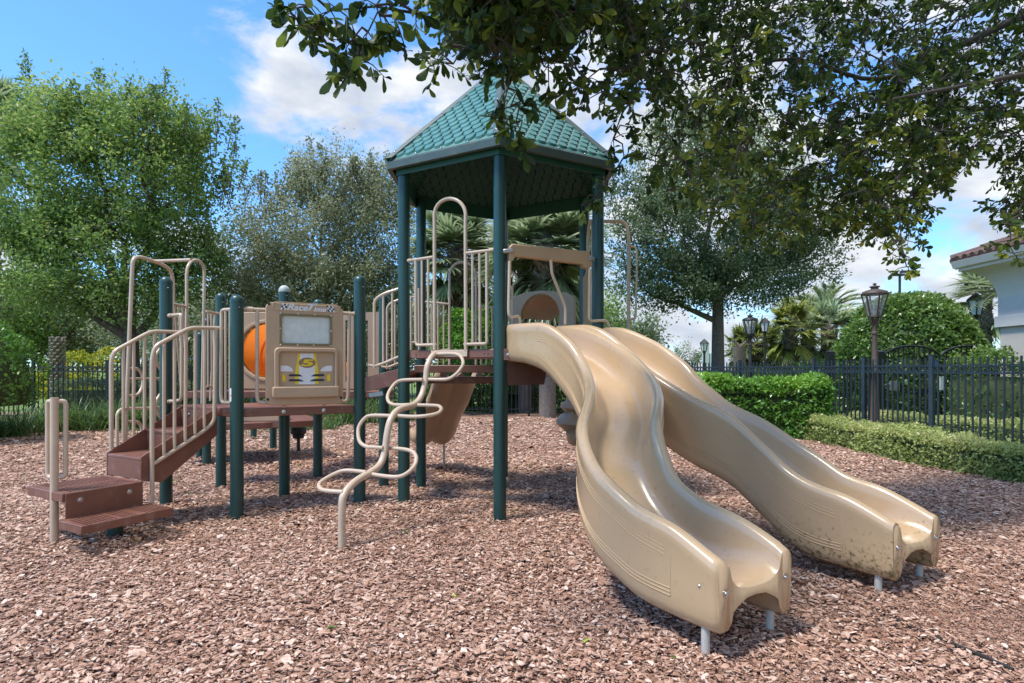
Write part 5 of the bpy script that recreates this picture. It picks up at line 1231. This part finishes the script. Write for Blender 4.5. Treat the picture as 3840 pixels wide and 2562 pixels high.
for u,v,d,r,tr,mt,lab,tn_ in ((2838,1290,33,1.5,.26,palmy_leaf,'yellowish fan palm just right of the black street lamp',.4),(2965,1225,31,1.7,.27,palmy_leaf,'fan palm with yellowed crown left of the date palm',.6),(3030,1240,35,1.8,.28,palmy_leaf,'yellow green fan palm behind the yellowed palm',.35),(3112,1235,32,1.9,.27,palm_leaf,'grey green fan palm below the date palm',.6),(2900,1300,38,1.6,.3,palmy_leaf,'low fan palm between the lamp and the yellowed palm',.3),(2775,1300,34,1.3,.22,palmy_leaf,'fan palm next to the right oak trunk',.35),(3690,1110,24,1.7,.2,palm_leaf,'fan palm beside the stucco building behind the milky lamp',.45)):
    fan_palm(lab,u,d,W(0,v,d).z,r,tr,n=30,mat=mt,tone=tn_)
x=atd(2772,30); mb=MB(); mb.tube([(x,30,-.1),(x,30,W(0,1300,30).z)],.34,12,r2=.30); mb.tube([(x,30,W(0,1305,30).z),(x+.35,30,W(0,1280,30).z)],.12,6,r2=.04); mb.tube([(x,30,W(0,1305,30).z),(x-.25,30,W(0,1275,30).z)],.10,6,r2=.03); tag(build(mb,'palm_stump',palmbark_m),'bare palm trunk with a broken ragged top between oak and lamp','palm stump')
rt=empty('cabbage_palm',(atd(215,28),28,-.1),'thick criss-cross palm trunk beyond the far grey fence at the left','palm tree'); x=atd(215,28)
mb=MB(); mb.tube([(x,28,-.1),(x,28,2.9)],.26,12); build(mb,'trunk',palmbark_m,rt); mb=MB(); z_=.2;k=0
while z_<2.8:
    for i in range(8):
        a=2*math.pi*i/8+k*.4; c=Vector((x+.24*math.cos(a),28+.24*math.sin(a),z_)); mb.bar(c,c+Vector((math.cos(a)*.12-math.sin(a)*.12,math.sin(a)*.12,.22)),.11,.05)
    z_+=.15;k+=1
build(mb,'boots',boot_m,rt); 
def date_palm(label,u,v,d,r,n=34,tr=.22,tone=.45):
    x=atd(u,d); zc=W(0,v,d).z; root=empty('date_palm',(x,d,-.1),label,'palm tree'); mb=MB(); mb.tube([(x,d,-.1),(x,d,zc)],tr,12); build(mb,'trunk',palmbark_m,root)
    P=[];Dd=[];Ls=[]; st=MB()
    for f_ in range(n):
        az=random.uniform(0,2*math.pi); el=R(random.uniform(5,85)); pts=[]; dv=Vector((math.cos(az)*math.cos(el),math.sin(az)*math.cos(el),math.sin(el))); side=Vector((-math.sin(az),math.cos(az),0))
        for i in range(13):
            t=i/12; p=Vector((x,d,zc))+dv*(r*t)+Vector((0,0,-.42*r*t*t)); pts.append(p)
            if i>1:
                tg=(p-pts[-2]).normalized()
                for q in (0,.5):
                    for sg in (-1,1): P.append((p-(p-pts[-2])*q)[:]); Dd.append((side*sg*.8+tg*.8+Vector((0,0,.25)))[:]); Ls.append(r*.24*(1-.6*abs(t-.45)))
        st.tube(pts,.025,4,r2=.008)
    build(st,'leaf_stems',boot_m,root); blades('crown',np.array(P),np.array(Ls),.05*r/1.6,palm_leaf,root,droop=.15,seg=2,dirs=np.array(Dd),tone=tone)
date_palm('feathery date palm standing above the fan palms at right',3092,1190,37,3.3,n=46)
date_palm('feathery palm at the corner of the stucco building',3790,1100,19,2.0)

# ------------------------------------------------------------------ the overhanging oak
def overhang():
    random.seed(21); x,y=9.3,6.2
    root=empty('overhanging_oak',(x,y,-.1),'dark oak whose leafy boughs hang over the top and right of the view','tree')
    mb=MB(); mb.tube([(x,y,-.1),(x-.05,y,1.2),(x-.15,y,2.6),(x-.3,y,3.9)],.42,16,r2=.32); mb.lathe([(.7,-.1),(.5,.1),(.42,.5)],(x,y,0),16); build(mb,'trunk',bark_m,root)
    LM=[[(9.0,6.2,3.7),(7.6,6.1,4.7),(6.2,6.0,5.25),(5.2,6.0,5.0),(4.5,6.0,4.6),(3.75,6.0,4.52),(2.6,5.7,4.35),(1.6,5.4,4.1)],
        [(9.0,6.2,3.5),(7.5,5.0,4.9),(5.5,4.0,5.2),(3.3,3.5,4.7),(1.5,3.2,4.05),(.3,3.0,3.65),(-.7,2.9,3.5),(-1.5,2.85,3.4)],
        [(9.0,6.3,3.2),(7.8,6.8,4.5),(6.6,7.1,4.45),(5.6,7.2,4.75),(4.6,7.3,4.4),(3.0,7.2,4.3)],
        [(9.0,6.1,3.4),(7.2,5.3,4.3),(5.5,5.1,4.2),(4.2,5.0,3.9),(3.0,4.7,3.7)],
        [(9.0,6.2,3.8),(6.8,3.8,5.6),(4.4,2.6,5.6),(2.2,2.2,5.0)]]
    mb=MB(); nodes=[]
    for j,l in enumerate(LM):
        p=smooth_path([Vector(q)+Vector((random.uniform(-.16,.16),random.uniform(-.16,.16),random.uniform(-.18,.18))) for q in l],5); mb.tube(p,.055,10,r2=.010); nodes+=p[6:]
    build(mb,'limbs',barkd_m,root)
    lo=[(1000,-200),(1008,150),(1100,150),(1165,120),(1240,130),(1290,190),(1340,200),(1400,230),(1450,330),(1500,400),(1560,480),(1640,520),(1700,540),(1800,560),(1880,530),(1960,520),(2050,545),(2090,560),(2130,430),(2200,420),(2260,420),(2300,500),(2360,520),(2600,560),(2900,560)]
    lx=np.array([p[0] for p in lo])*1.634; ly=np.array([p[1] for p in lo])*1.634
    C=[];
    def dep(u,v): 
        b=np.interp(u,[1000,2000,2400,2900,3800],[2.9,3.1,4.2,5.2,5.6]); return b
    n=0
    while n<2350:
        u=random.uniform(1640,4300); b=np.interp(u,lx,ly)
        v=b-abs(random.gauss(0,1))*520 if random.random()<.45 else random.uniform(-900,b)
        if v<-900: continue
        d=dep(u,v)*random.uniform(.88,1.38)
        # sky windows
        if ((u/1.634-2250)/55)**2+((v/1.634-420)/60)**2<1: continue
        if u<2330 and v>90 and random.random()<.82: continue
        if 2330<=u<2700 and v>330 and random.random()<.70: continue
        if 2700<=u<3100 and v>560 and random.random()<.35: continue
        p=W(u,v,d); C.append((p,1.0)); n+=1
    # hanging sprays picked out against the sky and the roof
    for u,v,d in ((1080,60,2.7),(1130,90,2.75),(1160,20,2.7),(1240,40,2.8),(1320,150,2.75),(1350,220,2.75),(1380,120,2.8),(1300,60,2.8),(1440,60,2.8),(1500,120,2.8),(1180,110,2.7),(1410,20,2.8),(1340,250,2.75),(1560,50,2.9),
                  (1700,240,2.9),(1905,330,3.0),(1915,400,3.0),(1935,460,3.0),(1945,510,3.0),(2050,160,3.1),(2160,340,3.3),(2190,300,3.3),(2040,250,3.2),
                  (2300,520,4.4),(2340,590,4.5),(2280,680,4.6),(2240,740,4.6),(2180,770,4.6),(2380,480,4.4),(2440,420,4.4),(2500,560,4.6),(3395,960,4.6),(3400,1000,4.6),(3380,900,4.7),(3590,660,4.9),(3770,840,4.6),(3790,900,4.6),(3800,950,4.6),(3560,600,4.9)):
        C.append((W(u,v,d),.62))
    pos=[tuple(q) for q in nodes]; arr=np.zeros((len(nodes)+len(C),3)); arr[:len(nodes)]=np.array([q[:] for q in nodes]); cnt=len(nodes)
    order=sorted(range(len(C)),key=lambda i:min((C[i][0]-q).length for q in nodes[::3]))
    tw=MB(); LP=[];LD=[];LT=[];LL=[]
    for i in order:
        p,k=C[i]; dd=((arr[:cnt]-np.array(p[:]))**2).sum(1); dd=np.where(arr[:cnt,2]<p.z-.05,dd*3,dd); j=int(dd.argmin()); a=Vector(arr[j]); arr[cnt]=p[:]; cnt+=1
        m=a.lerp(p,.5)+Vector((random.uniform(-.05,.05),random.uniform(-.05,.05),.05)); tw.tube([a,m,p],.0075,5,caps=False,r2=.004)
        ns=3 if k==1 else 3
        for s_ in range(ns):
            dv=Vector((random.gauss(0,1),random.gauss(0,1),random.gauss(-.5,.6))).normalized(); L_=random.uniform(.12,.27)*(1 if k==1 else .6)
            e=p+dv*L_; tw.tube([p,p.lerp(e,.5)+Vector((0,0,.015)),e],.004,4,caps=False,r2=.0018)
            nl=9 if k==1 else 8; tone=min(.95,max(.05,random.gauss(.30+(.22 if p.z<3.6 and p.x>1.2 else 0),.17)))  # low boughs at right coloured lighter, as if lit through from behind
            for q in range(nl):
                t=.35+.65*(q+1)/nl; b_=p.lerp(e,min(1,t)); LP.append(b_[:]); r_=Vector((random.gauss(0,1),random.gauss(0,1),random.gauss(0,1))).normalized()
                LD.append((dv*.9+r_*.9+Vector((0,0,-.25)))[:]); LT.append(tone); LL.append(random.uniform(.05,.078)*(1.12 if p.y<3.4 else 1))
    # smaller terminal rosettes hiding the ends of the twigs
    build(tw,'twigs',barkd_m,root)
    LD=np.array(LD); LD/=np.linalg.norm(LD,axis=1)[:,None]
    leaves('crown',np.array(LP),np.array(LL),near_leaf,root,up=.3,fine=True,dirs=LD,tone=np.array(LT),wid=.50)
overhang()

# fallen leaves on the chips
n=130; xs=rng.uniform(-5,5,n); ys=rng.uniform(2.9,12,n); P=np.stack([xs,ys,gza(xs,ys)+.02],1)
tag(leaves('fallen_leaves',P,.055,hedge_leaf,up=6,tone=rng.uniform(.2,1,n),fine=True),'scattered small green and yellow fallen leaves on the bark chips','fallen leaves',kind='stuff')
tw_=MB()
for _ in range(46):
    yy=math.sqrt(random.uniform(8,110)); xx=random.uniform(-.8,.8)*yy
    if xx>6: continue
    a_=random.uniform(0,6.28); l_=random.uniform(.05,.20); z_=gz(xx,yy)+.02; tw_.tube([(xx,yy,z_),(xx+l_*.5*math.cos(a_),yy+l_*.5*math.sin(a_),z_+.012),(xx+l_*math.cos(a_+.3),yy+l_*math.sin(a_+.3),z_)],.0035,5,r2=.0018)
tag(build(tw_,'fallen_twigs',barkd_m),'thin dark fallen twigs scattered over the bark chips','fallen twigs',kind='stuff')
mb=MB(); p=[W(u,v,F*EYE/(v-HY)) for u,v in ((3290,2295),(3400,2350),(3520,2400),(3640,2450),(3800,2520))]; mb.tube([Vector((q.x,q.y,.012)) for q in p],.009,8); tag(build(mb,'landscape_pipe',lampb_m),'thin dark pipe half buried in the chips right of the near slide','pipe')

# ------------------------------------------------------------------ sky, sun, camera
w=bpy.data.worlds.new('World'); SC.world=w; w.use_nodes=True; nt=w.node_tree; L=nt.links; bg=nt.nodes['Background']
SUN_EL,SUN_AZ=R(64),R(-118)     # high, from the left and slightly behind the camera
sky=N(nt,'ShaderNodeTexSky',sky_type='NISHITA'); sky.sun_disc=False; sky.sun_elevation=SUN_EL; sky.sun_rotation=SUN_AZ; sky.air_density=1.0; sky.dust_density=.3; sky.ozone_density=2.5
tc=N(nt,'ShaderNodeTexCoord'); sp=N(nt,'ShaderNodeSeparateXYZ'); L.new(tc.outputs['Generated'],sp.inputs[0])
def M(op,a,b=None,c=None,clamp=False):
    m=N(nt,'ShaderNodeMath',operation=op); m.use_clamp=clamp
    for i,v in enumerate((a,b,c)):
        if v is None: continue
        if isinstance(v,(int,float)): m.inputs[i].default_value=v
        else: L.new(v,m.inputs[i])
    return m.outputs[0]
X_,Y_,Z_=sp.outputs
az=M('ARCTAN2',X_,Y_); el=M('ARCSINE',Z_)
cb=N(nt,'ShaderNodeCombineXYZ'); L.new(M('MULTIPLY',az,1.0),cb.inputs[0]); L.new(M('MULTIPLY',el,1.9),cb.inputs[1])
nz=N(nt,'ShaderNodeTexNoise'); nz.inputs['Scale'].default_value=4.6; nz.inputs['Detail'].default_value=9; nz.inputs['Roughness'].default_value=.60; nz.inputs['Distortion'].default_value=.25; L.new(cb.outputs[0],nz.inputs['Vector'])
def gauss(a0,e0,sa,se):
    u=M('DIVIDE',M('SUBTRACT',az,a0),sa); v=M('DIVIDE',M('SUBTRACT',el,e0),se)
    return M('EXPONENT',M('MULTIPLY',M('ADD',M('MULTIPLY',u,u),M('MULTIPLY',v,v)),-1.0))
g1=gauss(-.33,.455,.13,.11); g1b=gauss(-.17,.40,.12,.10)
right=M('MULTIPLY',M('ADD',M('MULTIPLY',az,5.5),1.1),1,clamp=True)
left=gauss(-.80,.10,.5,.2)
right=N(nt,'ShaderNodeClamp'); L.new(M('ADD',M('MULTIPLY',az,5.0),.95),right.inputs[0]); right=right.outputs[0]
bias=M('ADD',M('ADD',M('MULTIPLY',g1,.25),M('MULTIPLY',g1b,.17)),M('ADD',M('MULTIPLY',right,.27),M('MULTIPLY',left,.22)))
cov=M('ADD',M('ADD',nz.outputs['Fac'],bias),-.62)
cl=N(nt,'ShaderNodeMapRange',interpolation_type='SMOOTHSTEP'); cl.inputs[1].default_value=-.02; cl.inputs[2].default_value=.17; L.new(cov,cl.inputs[0])
n2=N(nt,'ShaderNodeTexNoise'); n2.inputs['Scale'].default_value=6.5; n2.inputs['Detail'].default_value=8; n2.inputs['Roughness'].default_value=.55; L.new(cb.outputs[0],n2.inputs['Vector'])
cr=ramp(nt,[(.33,(1.5,1.7,2.05)),(.5,(2.1,2.25,2.5)),(.64,(2.9,2.95,3.0))],n2.outputs['Fac'])
mx=N(nt,'ShaderNodeMix',data_type='RGBA'); L.new(cl.outputs[0],mx.inputs[0])
hs=N(nt,'ShaderNodeHueSaturation'); hs.inputs['Saturation'].default_value=1.0; hs.inputs['Value'].default_value=1.0; L.new(sky.outputs[0],hs.inputs['Color'])
tn_=N(nt,'ShaderNodeMix',data_type='RGBA',blend_type='MULTIPLY'); tn_.inputs[0].default_value=1; L.new(hs.outputs[0],tn_.inputs[6]); tn_.inputs[7].default_value=(.42,.66,.86,1); L.new(tn_.outputs[2],mx.inputs[6]); L.new(cr.outputs[0],mx.inputs[7]); L.new(mx.outputs[2],bg.inputs[0]); bg.inputs[1].default_value=.15
sd=Vector((math.sin(SUN_AZ)*math.cos(SUN_EL),math.cos(SUN_AZ)*math.cos(SUN_EL),math.sin(SUN_EL)))
sl_=bpy.data.lights.new('sun','SUN'); sl_.energy=2.0; sl_.angle=R(12); sl_.color=(1,.95,.87); so=bpy.data.objects.new('sun',sl_); COL.objects.link(so); so.rotation_euler=sd.to_track_quat('Z','Y').to_euler(); so.location=(5,5,20)
cam=bpy.data.cameras.new('camera'); co=bpy.data.objects.new('camera',cam); COL.objects.link(co); co.location=(0,0,EYE); co.rotation_euler=(R(90),0,0)
cam.sensor_width=36; cam.lens=F/3840*36; cam.shift_y=(HY-1281)/3840; cam.clip_end=3000; cam.clip_start=.05; SC.camera=co
SC.view_settings.view_transform='Standard'; SC.view_settings.look='None'; SC.view_settings.gamma=1; SC.view_settings.exposure=1.3
SC.render.engine='CYCLES'; SC.cycles.max_bounces=8; SC.cycles.transparent_max_bounces=16; SC.cycles.caustics_reflective=False; SC.cycles.caustics_refractive=False
